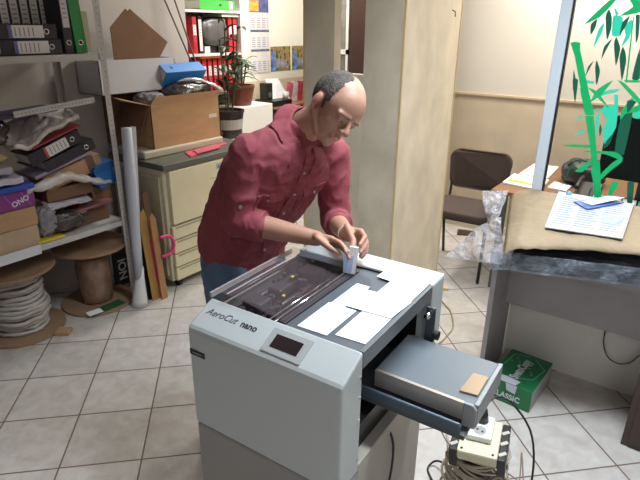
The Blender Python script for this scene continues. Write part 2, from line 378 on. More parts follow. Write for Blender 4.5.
for k, nm, cc, y in (('teal','pale_leaves',(.03,.60,.40),2.7205),('dark','dark_leaves',(.003,.10,.055),2.7195),('light','green_leaves',(.0,.42,.13),2.7185),('stalk','stalk',(.0,.40,.12),2.7175)):
    mb = MB()
    for i_, pl in enumerate(BAMBOO[k]):
        if k != 'stalk':
            n_ = len(pl); q_ = []
            for j_ in range(n_):
                a, b_, c, d = (Vector(pl[(j_+o) % n_]) for o in (-1,0,1,2)); q_.append(b_)
                if (c-b_).length > .02:
                    for t in (.33,.67): q_.append(b_.lerp(c, t)*.45 + ((2*b_)+(c-a)*t+(2*a-5*b_+4*c-d)*t*t+(3*b_-a-3*c+d)*t**3)*.275)
            pl = q_
        yy = y-.00012*i_
        mb.prism([(p[0]*y/2.695, yy, 1.7074+(p[1]-1.7074)*y/2.695) for p in pl], (0,-.0003 if k != 'stalk' else -.0005,0))
    obj(nm, mb, mat(nm, cc, .4), dec)

# ------------------------------------------------------------------ camera
cam = bpy.data.cameras.new('camera'); co = bpy.data.objects.new('camera', cam); COL.objects.link(co); scene.camera = co
pi_, ro_, ya_ = .3803, .0100, -.16114+math.pi/4
Rt = Vector((math.cos(ya_), math.sin(ya_), 0)); Fh = Vector((-math.sin(ya_), math.cos(ya_), 0)); Z = Vector((0,0,1))
Fw = Fh*math.cos(pi_) - Z*math.sin(pi_); Up = Fh*math.sin(pi_) + Z*math.cos(pi_)
xr = Rt*math.cos(ro_) + Up*math.sin(ro_); yu = -Rt*math.sin(ro_) + Up*math.cos(ro_)
Mx = Matrix((xr, yu, -Fw)).transposed().to_4x4(); Mx.translation = (0,0,1.7074); co.matrix_world = Mx
cam.sensor_width = 36; cam.lens = 533.96/640*36; cam.clip_start = .02

# ------------------------------------------------------------------ lamps
def area(name, loc, sx, sy, power, col, rot=(0,0,0), spread=180):
    l = bpy.data.lights.new(name, 'AREA'); l.shape = 'RECTANGLE'; l.size = sx; l.size_y = sy; l.energy = power; l.color = col; l.spread = R(spread)
    o = bpy.data.objects.new(name, l); COL.objects.link(o); o.location = loc; o.rotation_euler = tuple(R(a) for a in rot); return o
def fixture(x, y, sx, sy, power, col, label, spread=180):
    t = thing('ceiling_light', label, 'ceiling light', (x,y,H))
    obj('housing', MB().box(x-sx/2-.02,x+sx/2+.02,y-sy/2-.02,y+sy/2+.02,H-.055,H), white_metal, t, bevel=.004)
    em = bpy.data.materials.new('lamp_diffuser'); em.use_nodes = True; b = em.node_tree.nodes['Principled BSDF']
    b.inputs['Emission Color'].default_value = (*col,1); b.inputs['Emission Strength'].default_value = 2.
    obj('diffuser', MB().box(x-sx/2,x+sx/2,y-sy/2,y+sy/2,H-.068,H-.055), em, t)
    area('tube_light', (x,y,H-.075), sx, sy, power, col, spread=spread)
fixture(-.35, 1.75, 1.2, .3, 43, (.86,.94,1.0), 'long ceiling light above the card cutter', 120)
fixture(1.3, -1.3, 1.2, .3, 36, (.92,.96,1.0), 'long ceiling light behind the camera', 140)
fixture(-.5, 4.1, 1.2, .3, 74, (1.0,.93,.80), 'long ceiling light over the desk behind the glass')
fixture(-2.75, 3.85, .3, 1.0, 60, (1.0,.97,.90), 'long ceiling light over the far left alcove')
w = bpy.data.worlds.new('world'); scene.world = w; w.use_nodes = True
w.node_tree.nodes['Background'].inputs[0].default_value = (.5,.55,.6,1); w.node_tree.nodes['Background'].inputs[1].default_value = .05
scene.view_settings.view_transform = 'Standard'; scene.view_settings.look = 'None'
scene.view_settings.exposure = -.08; scene.view_settings.gamma = 1; scene.view_settings.use_curve_mapping = False

# ------------------------------------------------------------------ card cutting machine
MF = fr((-1.052,.832,0), 2.66)
gm = mat('shaded_machine_paint', (.275,.27,.262), .42, bump=.02, bscale=300)  # same paint as the console, darkened so the upright faces look shaded
gm_l = mat('lit_pale_machine_paint', (.47,.51,.52), .38, bump=.02, bscale=300)  # console paint lightened for light from above; pale far housing shares it
gm_b = mat('beige_grey_machine_side', (.40,.37,.33), .5)
deck_m = mat('slate_grey_deck', (.085,.10,.12), .4)
mech = mat('mechanism_black', (.012,.010,.012), .35)
mech_p = mat('mechanism_plum', (.05,.03,.035), .4)
m_ = thing('card_cutter', 'grey card cutting machine with clear lid and slate deck beside the man', 'machine', (-1.052,.832,0), 2.66)
W_ = .503
mb = MB(); mb.prism([(0,0,.602),(0,0,.915),(0,.003,.927),(0,.010,.934),(0,.100,.977),(0,.100,.602)], (W_,0,0))
obj('console', mb, gm_l, m_, MF, bevel=.006)
obj('front_panel', MB().box(0,W_,.002,.10,.0,.598), gm, m_, MF, bevel=.008)
obj('lower_cabinet', MB().box(.004,W_-.002,.10,.545,.0,.62), gm_b, m_, MF, bevel=.003)
obj('side_panel', MB().box(.0,.018,.10,.545,.62,.945), gm, m_, MF)
b2 = MB().box(.018,.47,.101,.54,.621,.70); b2.box(.018,.36,.101,.54,.70,.78); b2.box(.018,.30,.101,.54,.78,.84)  # black steps put the shade of the open bay into the shape
b2.box(.018,.46,.536,.5365,.62,.945)
obj('bay_shade_block', b2, mech, m_, MF)
obj('deck', MB().box(.266,.490,.10,.536,.945,.973).box(.018,.2655,.498,.536,.945,.973), deck_m, m_, MF, bevel=.001)
e_ = MB().box(.490,.503,.10,.536,.928,.976)
obj('deck_edge', e_, mat('deck_edge_grey', (.13,.145,.16), .35), m_, MF, bevel=.002)
sc_ = MB()
for q in (.93,.87,.80,.67): sc_.cyl((W_,.088,q-.02),(W_+.003,.088,q-.02),.004)
obj('side_screws', sc_, chrome, m_, MF)
fh = obj('far_housing', MB().box(0,W_,.537,.640,.765,.978), gm_l, m_, MF, bevel=.008)
obj('far_bracket', MB().box(.40,W_,.549,.60,.62,.765), dkgrey, m_, MF)
# black seam where the deck meets the far housing
obj('guide_slot', MB().box(.20,.46,.526,.5365,.9735,.979), mech, m_, MF)
# cutting unit under the clear lid
cu_ = obj('cutting_unit', MB().box(.018,.262,.10,.497,.84,.87), mech, m_, MF)
for x, z, r_, mm in ((.050,.925,.010,mech_p),(.095,.93,.013,mech),(.140,.925,.009,mech_p),(.195,.955,.004,chrome),(.225,.966,.0050,chrome),(.028,.968,.006,mech_p)):
    obj('roller', MB().cyl((x,.102,z),(x,.497,z),r_,n=14), mm, cu_, MF, smooth=True)
obj('guide_bar', MB().box(.246,.265,.10,.497,.90,.979), mat('plum_grey_bar', (.05,.045,.055), .3), cu_, MF, bevel=.002)
cg_ = mat('carrier_grey', (.045,.045,.05), .3)
for q in ((.06,.13,.16,.22,.93,.962),(.07,.12,.27,.34,.93,.958),(.08,.15,.41,.48,.92,.965)): obj('knife_carrier', MB().box(*q), cg_, cu_, MF, bevel=.006)
bl = MB(); rr = random.Random(3)
for i in range(26):
    x = rr.uniform(.03,.22); y = rr.uniform(.12,.48); s = rr.uniform(.006,.016); bl.cyl((x,y,.935),(x,y,.935+s*1.4),s*.7,n=10)
obj('gears', bl, mat('gear_grey', (.10,.10,.11), .3, metal=.6), cu_, MF)
ys = MB()
for x, y in ((.10,.36),(.155,.24),(.085,.50)): ys.ell((x,y,.966),(.006,.006,.004))
obj('yellow_marker', ys, mat('yellow_mark', (.65,.55,.03), .4), cu_, MF, smooth=True)
ld = MB()
prof = [(-.004,.935),(-.004,.985),(.004,.998),(.05,1.002),(.14,.997),(.235,.984),(.258,.980)]
ld.sheet(lambda u, v: (lambda i, t: Vector((prof[i][0]*(1-t)+prof[i+1][0]*t, .102+v*.395, prof[i][1]*(1-t)+prof[i+1][1]*t)))(min(5, int(u*6)), u*6-min(5, int(u*6))), 6, 2)
lid = obj('clear_lid', ld, glassy('smoky_acrylic', (.25,.20,.22), .10, .05, .6), m_, MF, solid=.003)
lr = MB().box(-.008,.000,.102,.497,.975,.990); lr.cyl((.06,.102,1.0035),(.06,.497,1.0035),.0022,n=8)
obj('lid_rim', lr, glassy('rim_acrylic', (.62,.55,.55), .5, .12), lid, MF)
# console details lie on the slanted top
sl = math.degrees(math.atan2(.043,.090)); CM = MF @ Matrix.Translation((0,.010,.934)) @ Euler((R(sl),0,0)).to_matrix().to_4x4()
text('brand_lettering', 'AeroCut', .030, CM @ Matrix.Translation((.022,.046,.0006)), mat('lettering_grey', (.07,.08,.10), .5), m_, shear=.35, xs=1.0)
text('model_lettering', 'nano', .028, CM @ Matrix.Translation((.148,.046,.0006)), mat('lettering_dark', (.03,.03,.035), .5), m_, bold=.0007)
tb = MB().box(.248,.372,.004,.080,-.002,.004); tp = obj('touch_panel', tb, mat('panel_bezel_grey', (.36,.38,.38), .4), m_, CM, bevel=.002)
obj('screen', MB().box(.268,.352,.022,.062,.004,.0052), mat('dark_screen', (.02,.012,.015), .15), tp, CM)
bd = obj('maker_badge', MB().box(.004,.060,-.002,.001,.843,.861), black, m_, MF)
obj('badge_line', MB().box(.014,.048,-.0024,-.0019,.850,.853), mat('badge_grey', (.30,.30,.30), .5), bd, MF)
cord = MB().tube([(.49,.30,.60),(.512,.30,.55),(.515,.295,.45),(.508,.27,.32),(.515,.26,.2),(.52,.27,.06),(.55,.30,.012)], .004)
obj('power_cord', cord, black, m_, MF, smooth=True)
bk = MB().box(.503,.532,.500,.506,.80,.92); bk.cyl((.518,.470,.905),(.518,.53,.905),.006); bk.box(.46,.535,.49,.512,.775,.80)
brk = obj('tray_bracket', bk, mat('bracket_grey', (.12,.13,.14), .35, metal=.5), m_, MF, bevel=.001)
obj('bracket_knob', MB().cyl((.53,.503,.83),(.548,.503,.83),.015), black, brk, MF)
obj('bracket_bolt', MB().cyl((.518,.465,.905),(.518,.49,.905),.009), chrome, brk, MF, smooth=True)
# delivery tray
tray_g = mat('slate_tray_paint', (.13,.155,.18), .38)
tr = obj('delivery_tray', MB().box(.455,.738,.272,.488,.790,.812), tray_g, m_, MF, bevel=.002)
obj('steel_skirt', MB().box(.457,.713,.262,.272,.760,.812), steel, tr, MF)
obj('tray_floor', MB().box(.28,.735,.225,.49,.728,.742), dkgrey, tr, MF)
rl = MB().box(.30,.722,.225,.240,.735,.765); rl.cyl((.30,.228,.768),(.720,.228,.768),.006)
obj('front_rail', rl, mat('blue_grey_rail', (.07,.10,.14), .3), tr, MF, bevel=.002)
obj('end_plate', MB().prism([(.713,.262,.742),(.748,.262,.742),(.748,.262,.800),(.738,.262,.813),(.713,.262,.813)], (0,.010,0)).box(.738,.750,.272,.492,.742,.813), mat('pale_tray_end', (.28,.30,.32), .45), tr, MF, bevel=.002)
obj('stop_block', MB().prism([(.688,.300,.812),(.735,.306,.812),(.735,.400,.812),(.694,.396,.812)], (0,0,.006)), mat('bronze_plate', (.34,.25,.17), .35, metal=.5), tr, MF)

# ------------------------------------------------------------------ printed sheets on the deck
def sheet_on_deck(name, pts, z, label, m=paper_w):
    mb = MB().prism([(x, y, z) for x, y in pts], (0,0,.0012))
    return obj(name, mb, m, None, MF, label=label, cat='card sheet', group='card sheets on the deck')
Z0 = .974
sheet_on_deck('card_strip', [(.296,.113),(.386,.116),(.386,.270),(.296,.268)], Z0, 'white card sheet on the deck nearest the lettering, by the clear lid')
sheet_on_deck('card_strip', [(.304,.235),(.349,.236),(.349,.418),(.304,.418)], Z0+.0014, 'narrow white card strip on the deck running towards the hands')
sheet_on_deck('card_strip', [(.402,.131),(.488,.136),(.486,.300),(.400,.298)], Z0, 'white card sheet on the deck nearest the touch screen and tray')
sheet_on_deck('card_strip', [(.330,.272),(.486,.282),(.494,.400),(.352,.395)], Z0+.0030, 'broad white card sheet lying across the middle of the deck')
sheet_on_deck('card_strip', [(.385,.385),(.492,.390),(.492,.600),(.385,.575)], Z0+.0046, 'long white card sheet at the far right corner of the deck')
o = sheet_on_deck('printed_card', [(.335,.488),(.384,.482),(.386,.584),(.337,.584)], Z0+.0055, 'small printed card lying near the far end of the deck')
pr = MB()
for i in range(5): pr.box(.344+.007*i,.348+.007*i,.51+.004*(i % 2),.56-.006*(i % 3),Z0+.0067,Z0+.0071)
BASE_o = obj('print', pr, mat('print_blue_grey', (.25,.32,.45), .6), o, MF)

# ------------------------------------------------------------------ steel shelving on the left
t = thing('steel_shelving', 'grey perforated steel shelving unit against the left wall', 'shelving', (-2.845,1.85,0))
for y in (.80, 1.85):
    for x in (-2.845, -3.32):
        mb = MB(); s = 1 if x > -3 else -1
        mb.box(x-.018, x+.018, y-.0015, y+.0015, 0, 2.3); mb.box(x+.0165*s, x+.018*s, y-.034, y, 0, 2.3)
        po = obj('post', mb, white_metal, t)
        if x > -3 and y > 1:
            hb = MB()
            for i in range(74): hb.cyl((x+.0178, y-.016, .05+i*.03), (x+.0186, y-.016, .05+i*.03), .0032, n=6)
            obj('slot_holes', hb, mat('slot_shadow', (.12,.11,.10), .8), po)
for z in (.545, 1.528, 2.15):
    mb = MB().box(-3.31,-2.835,.79,1.84,z,z+.004); mb.box(-2.837,-2.833,.79,1.84,z-.004,z+.030); mb.box(-3.312,-3.308,.79,1.84,z,z+.03)
    mb.box(-3.31,-2.835,.79,1.84,z+.024,z+.030)
    sh = obj('shelf', mb, white_metal, t)
SZ1, SZ2 = .577, 1.560

# lever-arch binders: spine faces +X, y across, z up
def binder(label, body, w=.052, h=.32, d=.23, lab=(.62,.60,.58), ring=True, mark=None, group=None, z0=.10, z1=.27, mark_far=False):
    b = thing('lever_arch_binder', label, 'binder', (0,0,0), group=group)
    mb = MB().box(-d,0,-w/2,-w/2+.003,0,h); mb.box(-d,0,w/2-.003,w/2,0,h); mb.box(-.003,0,-w/2,w/2,0,h)
    obj('cover', mb, body, b, bevel=.001)
    obj('pages', MB().box(-d+.012,-.006,-w/2+.006,w/2-.008,.008,h-.012), paper_o, b)
    if lab: 
        lb = obj('spine_label', MB().box(0,.0012,-w/2+.007,w/2-.007,z0,z1), mat('label_paper', lab, .7), b)
        ln = MB()
        for i in range(5): ln.box(.0012,.0016,-w/2+.014,w/2-.016,z1-.03-.022*i,z1-.036-.022*i)
        obj('label_writing', ln, mat('label_ink', (.28,.24,.24), .7), lb)
        if mark: obj('label_mark', MB().box(.0012,.0018,-w/2+.007,w/2-.007,*((z1-.018,z1) if mark_far else (z0,z0+.018))), mark, lb)
    if ring:
        rg = MB(); n = 20
        rg.tube([(.001, .012*math.cos(a*2*math.pi/n), .055+.012*math.sin(a*2*math.pi/n)) for a in range(n)], .0028, 6, True, 1)
        rb = obj('finger_ring', rg, chrome, b, smooth=True)
        obj('ring_hole', MB().cyl((-.001,0,.055),(.0014,0,.055),.010,n=14), black, rb)
    kids_of(b); return b
lilac_lab = (.50,.46,.50)
b0 = binder('black narrow binder at the left end of the upper shelf row', binder_bk, .052, group='upright binders on the upper shelf')
places = [(1.385,'black upright binder with pale label, first in the upper row'),(1.437,'black upright binder with pale label, second in the upper row'),(1.489,'black upright binder with pale label, third in the upper row'),(1.541,'black upright binder with pale label, fourth in the upper row'),(1.593,'black upright binder with pale label, fifth in the upper row'),(1.645,'black upright binder with pale label, sixth in the upper row')]
b0.location = (-3.02,places[0][0]-.06,SZ2)
for y, lb in places: dup(b0, (-3.02,y,SZ2), (0,0,0), lb)
b0['label'] = 'black upright binder cut by the photo edge at the upper shelf'
b1 = binder('black upright binder standing against the green binder', binder_bk, .050, lab=(.55,.50,.54), z0=.13, z1=.30, group='upright binders on the upper shelf'); b1.location = (-2.87,1.672,SZ2)
b2_ = binder('green upright binder at the right end of the upper shelf', green, .066, lab=None); b2_.location = (-2.87,1.742,SZ2); b2_.rotation_euler = (R(2.5),0,0)
bh = binder('black binder lying flat on the upper shelf, bottom of two', binder_bk, .073, .31, .155, lab=(.62,.60,.60), z0=.07, z1=.245, mark_far=True, mark=mat('label_blue_mark', (.12,.12,.35), .6), group='binders lying on the upper shelf')
# lying: spine height runs along -y so the ring is on the right
bh.location = (-2.85,1.618,SZ2+.037); bh.rotation_euler = (R(90),0,0)
dup(bh, (-2.855,1.605,SZ2+.037+.0735), (90,0,0), 'black binder lying flat on the upper shelf, top of two')
obj('beige_folder', MB().box(-3.02,-2.99,1.785,1.875,SZ2,SZ2+.215), mat('olive_beige_board', (.36,.32,.22), .8), label='beige board folder standing right of the green binder', cat='folder')
# jumble on the lower shelf
def carton(name, label, x0, x1, y0, y1, z0, z1, m, rot=None, tape=None, cat='box', group=None, seam=True):
    t = thing(name, label, cat, ((x0+x1)/2,(y0+y1)/2,z0), group=group)
    rt = rotm(*rot) if rot else None; pv = ((x0+x1)/2,(y0+y1)/2,z0)
    obj('body', MB().box(x0,x1,y0,y1,z0,z1,rt,pv), m, t, bevel=.002)
    if seam:
        mb = MB().box(x0-.0005,x1+.0008,(y0+y1)/2-.022,(y0+y1)/2+.022,z1-.0005,z1+.001,rt,pv)
        obj('tape', mb, tape or mat('parcel_tape', (.30,.20,.12), .3), t)
    return t
carton('cardboard_box', 'brown cardboard box on the lower shelf at the photo edge, bottom one', -3.15,-2.85,.97,1.315,SZ1,.690,card_lt)
carton('cardboard_box', 'brown cardboard box under the purple paper ream', -3.15,-2.855,.97,1.325,.692,.792,card)
pr_ = thing('paper_ream', 'purple wrapped paper ream on the brown boxes of the lower shelf', 'paper ream', (-2.97,1.16,.794))
obj('wrapper', MB().box(-3.10,-2.86,.985,1.335,.794,.893), purple, pr_, bevel=.004)
TM = lambda x, y, z, ang: Matrix.Translation((x,y,z)) @ Matrix(((0,0,1,0),(1,0,0,0),(0,1,0,0),(0,0,0,1))) @ Euler((0,0,R(ang))).to_matrix().to_4x4()
wt = mat('white_print', (.65,.60,.65), .5)
text('wrapper_lettering', 'ONO', .040, TM(-2.8592,1.215,.808,18), wt, pr_, bold=.001)
text('wrapper_lettering', 'ONO', .036, TM(-2.8592,1.06,.818,18), wt, pr_, bold=.001)
st = MB()
for i in range(4): st.box(-2.8598,-2.8590,1.03+.085*i,1.033+.085*i,.798,.890,rotm(28,0,0))
obj('wrapper_lines', st, mat('wrapper_line_pink', (.40,.14,.38), .5), pr_)
obj('blue_document_folder', MB().box(-3.10,-2.84,.99,1.335,.896,.922), blue_dk, bevel=.003, label='blue document folder on the purple paper ream', cat='folder')
obj('paper_stack', crumple((-2.85,.97,.946),(-2.85,1.290,.946),(-3.08,1.290,.955),(-3.08,.97,.955),.008,9,2), mat('lilac_white_paper', (.50,.47,.56), .7), solid=.030, label='loose white paper stack on the blue folder', cat='paper stack')
obj('plastic_sleeves', crumple((-2.87,.97,1.002),(-2.87,1.255,.995),(-3.08,1.26,1.003),(-3.08,.97,1.01),.012,9,5), mat('sleeve_lilac', (.38,.34,.40), .3), solid=.034, label='grey plastic document sleeves above the white paper stack', cat='sleeves')
env = MB().prism([(-2.88,.95,1.035),(-2.88,1.17,1.04),(-2.88,1.255,1.065),(-2.88,1.21,1.10),(-2.88,.95,1.125)], (-.2,0,0))
obj('yellow_envelope', env, mat('dull_yellow_paper', (.40,.28,.10), .6), bevel=.006, label='dull yellow envelope bulging above the plastic sleeves', cat='envelope')
obj('black_bag', lump((-2.99,1.14,1.20),(.12,.165,.075),.18,2.2,4), plastic_dark, smooth=True, label='dark plastic bag at the photo edge above the yellow envelope', cat='bag')
# right column of the jumble
carton('cardboard_box', 'low dark brown box at the back of the lower shelf', -3.2,-2.93,1.36,1.80,SZ1,.685,card_dk, seam=False)
obj('grey_plastic_bag', lump((-2.90,1.385,.680),(.045,.060,.085),.25,3,9), plastic_grey, smooth=True, label='grey plastic bag beside the brown boxes on the lower shelf', cat='bag')
obj('dark_plastic_bag', lump((-2.92,1.50,.650),(.07,.13,.055),.22,3,11), plastic_dark, smooth=True, label='dark plastic bag low on the shelf under the crumpled sheet', cat='bag')
obj('crumpled_paper', crumple((-2.86,1.40,.742),(-2.86,1.66,.745),(-2.96,1.68,.755),(-2.96,1.40,.752),.022,9,3), mat('lilac_tissue_paper', (.50,.47,.52), .6), smooth=True, solid=.003, label='crumpled pale sheet over the low box on the shelf', cat='paper')
obj('flat_folder', MB().box(-3.12,-2.87,1.48,1.80,.688,.702,rotm(3,0,0)), mat('dull_red_board', (.22,.08,.09), .6), label='dull red folder under the crumpled pale sheet', cat='folder')
carton('cardboard_box', 'dark brown box between crumpled sheet and white parcel', -3.15,-2.90,1.42,1.70,.775,.845,card_dk, seam=False)
wp = MB().tube([(-2.875,1.30,.880),(-2.87,1.38,.885),(-2.87,1.46,.900),(-2.87,1.53,.915),(-2.87,1.60,.885),(-2.87,1.70,.852),(-2.87,1.80,.825)], [.022,.028,.027,.022,.019,.018,.014], 14)
wp.v = [Vector((p.x+.25*(p.x+2.87), p.y, p.z + .020*noise.noise(p*22))) for p in wp.v]
obj('white_wrapped_roll', wp, plastic_white, smooth=True, label='long white wrapped roll lying across the front of the pile', cat='roll')
blb = thing('blue_box', 'bright blue box on the shelf behind the post', 'box', (-2.98,1.78,.80))
obj('body', MB().box(-3.10,-2.87,1.715,1.835,.80,.925,rotm(14,0,0)), mat('bright_blue_card', (.01,.13,.40), .45), blb, bevel=.003)
obj('lid', MB().box(-3.103,-2.867,1.712,1.838,.895,.935,rotm(14,0,0)), mat('deep_blue_card', (.012,.10,.32), .45), blb)
obj('support_box', MB().box(-3.2,-2.93,1.705,1.835,.69,.80), card_dk, bevel=.002, label='small dark box under the bright blue box', cat='box')
carton('cardboard_box', 'tilted brown box with dark tape in the shelf pile', -3.10,-2.90,1.40,1.76,.885,.975,card, rot=(12,0,0), seam=False)
dt = MB().box(-3.102,-2.897,1.668,1.715,.884,.977,rotm(12,0,0),(-3.0,1.58,.885))
obj('dark_band', dt, card_dk, label='dark band of tape around the tilted brown box', cat='tape')
obj('lilac_folder_stack', MB().box(-3.10,-2.88,1.33,1.68,.985,1.005,rotm(14,0,0)), mat('lilac_folder', (.28,.24,.33), .5), bevel=.004, label='lilac grey folder under the black binders', cat='folder')
bb = binder('black binder lying tilted in the lower pile, lower of two', binder_bk, .060, .32, .18, lab=None, group='binders lying in the pile'); 
bb.location = (-2.875,1.70,1.085); bb.rotation_euler = (R(106),0,0)
bc = binder('black binder with red-ended label lying tilted in the lower pile', binder_bk, .072, .32, .18, lab=(.62,.60,.60), z0=.085, z1=.225, mark=None, group='binders lying in the pile')
rm = obj('label_mark', MB().box(.0013,.0020,-.029,.029,.212,.225), mat('label_red_mark', (.45,.04,.05), .6), bc)
bc.location = (-2.87,1.618,1.145); bc.rotation_euler = (R(108),0,0)
BASE[bc.name] = Matrix.Identity(4)
obj('red_folder', MB().box(-3.08,-2.86,1.30,1.60,1.165,1.176,rotm(17,0,0)), mat('dark_red_board', (.25,.02,.03), .5), bevel=.002, label='dark red folder under the white plastic bag', cat='folder')
wb = crumple((-2.86,1.225,1.105),(-2.86,1.595,1.235),(-3.08,1.60,1.28),(-3.08,1.20,1.18),.040,7,8,40,24)
obj('white_plastic_bag', wb, plastic_white, smooth=True, solid=.022, label='white plastic bag draped over the red folder and binders', cat='bag')
obj('dark_booklet', MB().box(-3.06,-2.90,1.16,1.50,1.272,1.292,rotm(3,0,0)), mat('navy_booklet', (.06,.05,.12), .5), label='dark booklet under the perforated metal strip', cat='booklet')
an = MB().box(-2.90,-2.86,1.265,1.72,1.308,1.311,rotm(4,0,0)); an.box(-2.861,-2.858,1.265,1.72,1.308,1.340,rotm(4,0,0))
ag = thing('angle_strip', 'loose perforated metal strip lying on top of the shelf pile', 'metal strip', (-2.88,1.49,1.305))
obj('strip', an, white_metal, ag)
ah = MB()
for i in range(22): ah.cyl((-2.8585,1.285+.02*i,1.310+.0014*i),(-2.8572,1.285+.02*i,1.310+.0014*i),.004,n=6)
obj('strip_holes', ah, mat('strip_hole', (.22,.20,.19), .8), ag)
obj('yellow_packet', MB().box(-2.98,-2.842,1.30,1.45,SZ1,.590), yellow, bevel=.002, label='flat yellow packet at the front of the lower shelf', cat='packet')
obj('white_strip_label', MB().box(-2.832,-2.829,.95,1.30,.528,.583), mat('strip_label', (.55,.56,.60), .5), label='long white label on the lower shelf front edge', cat='label')

# ------------------------------------------------------------------ cable spools under the shelf
def spool(label, x, y, r, cable, seed):
    s = thing('cable_spool', label, 'spool', (x,y,0), group='cardboard cable spools under the shelving')
    fl = mat('fibreboard_flange', (.28,.17,.10), .8, var=.08, vscale=8)
    for z in (0,.395): obj('flange', MB().lathe([(.03,0),(r,0),(r,.016),(.03,.016)], (x,y,z), 40), fl, s, bevel=.002)
    obj('core', MB().cyl((x,y,.0165),(x,y,.3945),.075,n=24), card, s, smooth=True)
    rr = random.Random(seed); mb = MB(); pts = []
    if cable is not None:
        for k in range(15):
            z = .035+k*.024; rad = .125+rr.uniform(-.008,.012)+.022*math.sin(math.pi*min(1,(k+1)/11))*(1 if k < 13 else .4)
            pts = [(x+(rad+.004*math.sin(3*a+k))*math.cos(a), y+(rad+.004*math.sin(3*a+k))*math.sin(a), z+.006*math.sin(2*a+rr.random()*6)) for a in [2*math.pi*i/20 for i in range(20)]]
            mb.tube(pts, .0135, 6, True, 1)
        obj('wound_cable', mb, cable, s, smooth=True)
    else:
        obj('wrap', (lambda m_: (setattr(m_, 'v', [Vector((p.x,p.y,p.z))+Vector((p.x-x,p.y-y,0)).normalized()*.008*noise.noise(Vector((p.x*9,p.y*9,p.z*40))) for p in m_.v]), m_)[1])(MB().lathe([(.080,.018),(.098,.03),(.104,.09),(.108,.16),(.106,.20),(.109,.26),(.103,.31),(.098,.33),(.080,.335)], (x,y,0), 48)), mat('brown_plastic_wrap', (.22,.13,.09), .18, var=.3, vscale=9, bump=.6, bscale=18, bdist=.015, coat=.4), s, smooth=True)
    return s
spool('spool of white cable under the shelf nearest the photo edge', -3.08, 1.225, .235, mat('white_cable', (.40,.37,.34), .5, var=.12, vscale=12), 5)
spool('plastic wrapped spool under the shelf beside the steel post', -3.03, 1.695, .225, None, 8)
obj('cardboard_scrap', MB().box(-2.87,-2.79,1.30,1.37,0,.025,rotm(0,0,40)), card, bevel=.003, label='small cardboard scrap on the floor before the white cable spool', cat='scrap')
gb = thing('green_booklet', 'flat green and white packet on the wrapped spool flange', 'packet', (-2.86,1.64,.018))
obj('packet', MB().box(-2.905,-2.835,1.54,1.76,.0165,.024,rotm(0,0,0)), mat('dark_green_card', (.015,.09,.035), .5), gb)
obj('white_note', MB().box(-2.90,-2.84,1.52,1.61,.024,.026,rotm(0,0,-10)), paper_w, gb)
vb = thing('black_white_board', 'black and white lettered panel standing behind the shelf post', 'panel', (-3.12,1.90,0))
obj('panel', MB().box(-3.12,-3.10,1.885,1.985,.0,.34), black, vb)
text('panel_lettering', 'NOI', .085, Matrix.Translation((-3.0985,1.972,.04)) @ Matrix(((0,0,1,0),(0,-1,0,0),(1,0,0,0),(0,0,0,1))), wt, vb, bold=.002)

# ------------------------------------------------------------------ paper roll, leaning boards
pt = thing('paper_roll', 'tall white paper roll standing beside the shelf post', 'paper roll', (-2.755,1.815,0))
rb = MB().loft([[Vector((cx+r_*math.cos(2*math.pi*k/24), cy+r_*math.sin(2*math.pi*k/24), z)) for k in range(24)] for cx, cy, z, r_ in ((-2.755,1.815,0,.052),(-2.755,1.82,.05,.048),(-2.758,1.84,.18,.030),(-2.76,1.85,.26,.026))])
obj('inner_cone', rb, mat('white_drawing_paper', (.60,.60,.62), .6), pt, smooth=True)
rb = MB().loft([[Vector((cx+r_*math.cos(2*math.pi*k/24), cy+r_*math.sin(2*math.pi*k/24), z)) for k in range(24)] for cx, cy, z, r_ in ((-2.757,1.836,.16,.026),(-2.765,1.85,.4,.031),(-2.775,1.875,.8,.034),(-2.785,1.90,1.14,.032))])
obj('outer_sheet', rb, mat('grey_drawing_paper', (.42,.43,.50), .5), pt, smooth=True)
obj('loose_flap', MB().prism([(-2.757,1.862,.30),(-2.752,1.895,.60),(-2.755,1.945,1.145),(-2.760,1.915,1.15)], (-.002,0,0)), mat('flap_paper', (.50,.49,.49), .6), pt)
def leaning(label, y0, y1, xb, h, m, lean=6, th=.008, top=None):
    P = [(xb,y0,0),(xb,y1,0),(xb,y1-.01,h),(xb,y0,h*.98)]
    if top: P = [(xb,y0,0),(xb,y1,0)] + [(xb, y0+(y1-y0)*a, h*b) for a, b in top]
    rt = rotm(0,-lean,0); c = Vector((xb,y0,0))
    return obj('leaning_board', MB().prism([c + rt @ (Vector(p)-c) for p in P], (-th,0,0)), m, label=label, cat='board', group='boards and folders leaning by the copier')
leaning('black board leaning behind the white paper roll', 1.895, 1.935, -2.77, .60, black, 4)
leaning('yellow folder leaning between paper roll and copier', 1.905, 1.965, -2.735, .62, mat('old_yellow_folder', (.36,.20,.05), .5), 5, top=[(1,.9),(.8,1),(.3,.97),(0,.8)])
leaning('thin pine board leaning nearest the copier', 1.955, 2.00, -2.700, .60, wood, 4, th=.012, top=[(1,.93),(.5,1),(0,.96)])
leaning('dull brown board leaning before the copier side', 1.99, 2.045, -2.80, .72, card_dk, 3)
leaning('lime yellow folder strip leaning against the pine board', 2.012, 2.030, -2.745, .47, mat('lime_folder', (.45,.50,.08), .5), 3, th=.02)
hd = thing('magenta_case', 'magenta plastic case with handle leaning by the copier', 'case', (-2.74,2.04,0))
obj('handle', MB().tube([(-2.705,1.99,.30),(-2.70,2.055,.305),(-2.70,2.085,.335),(-2.70,2.09,.37),(-2.70,2.075,.41),(-2.70,2.05,.43),(-2.705,1.99,.435)], .011, 8), magenta, hd, smooth=True)
obj('case_body', MB().box(-2.765,-2.745,1.955,1.99,.0,.42), magenta, hd, bevel=.004)

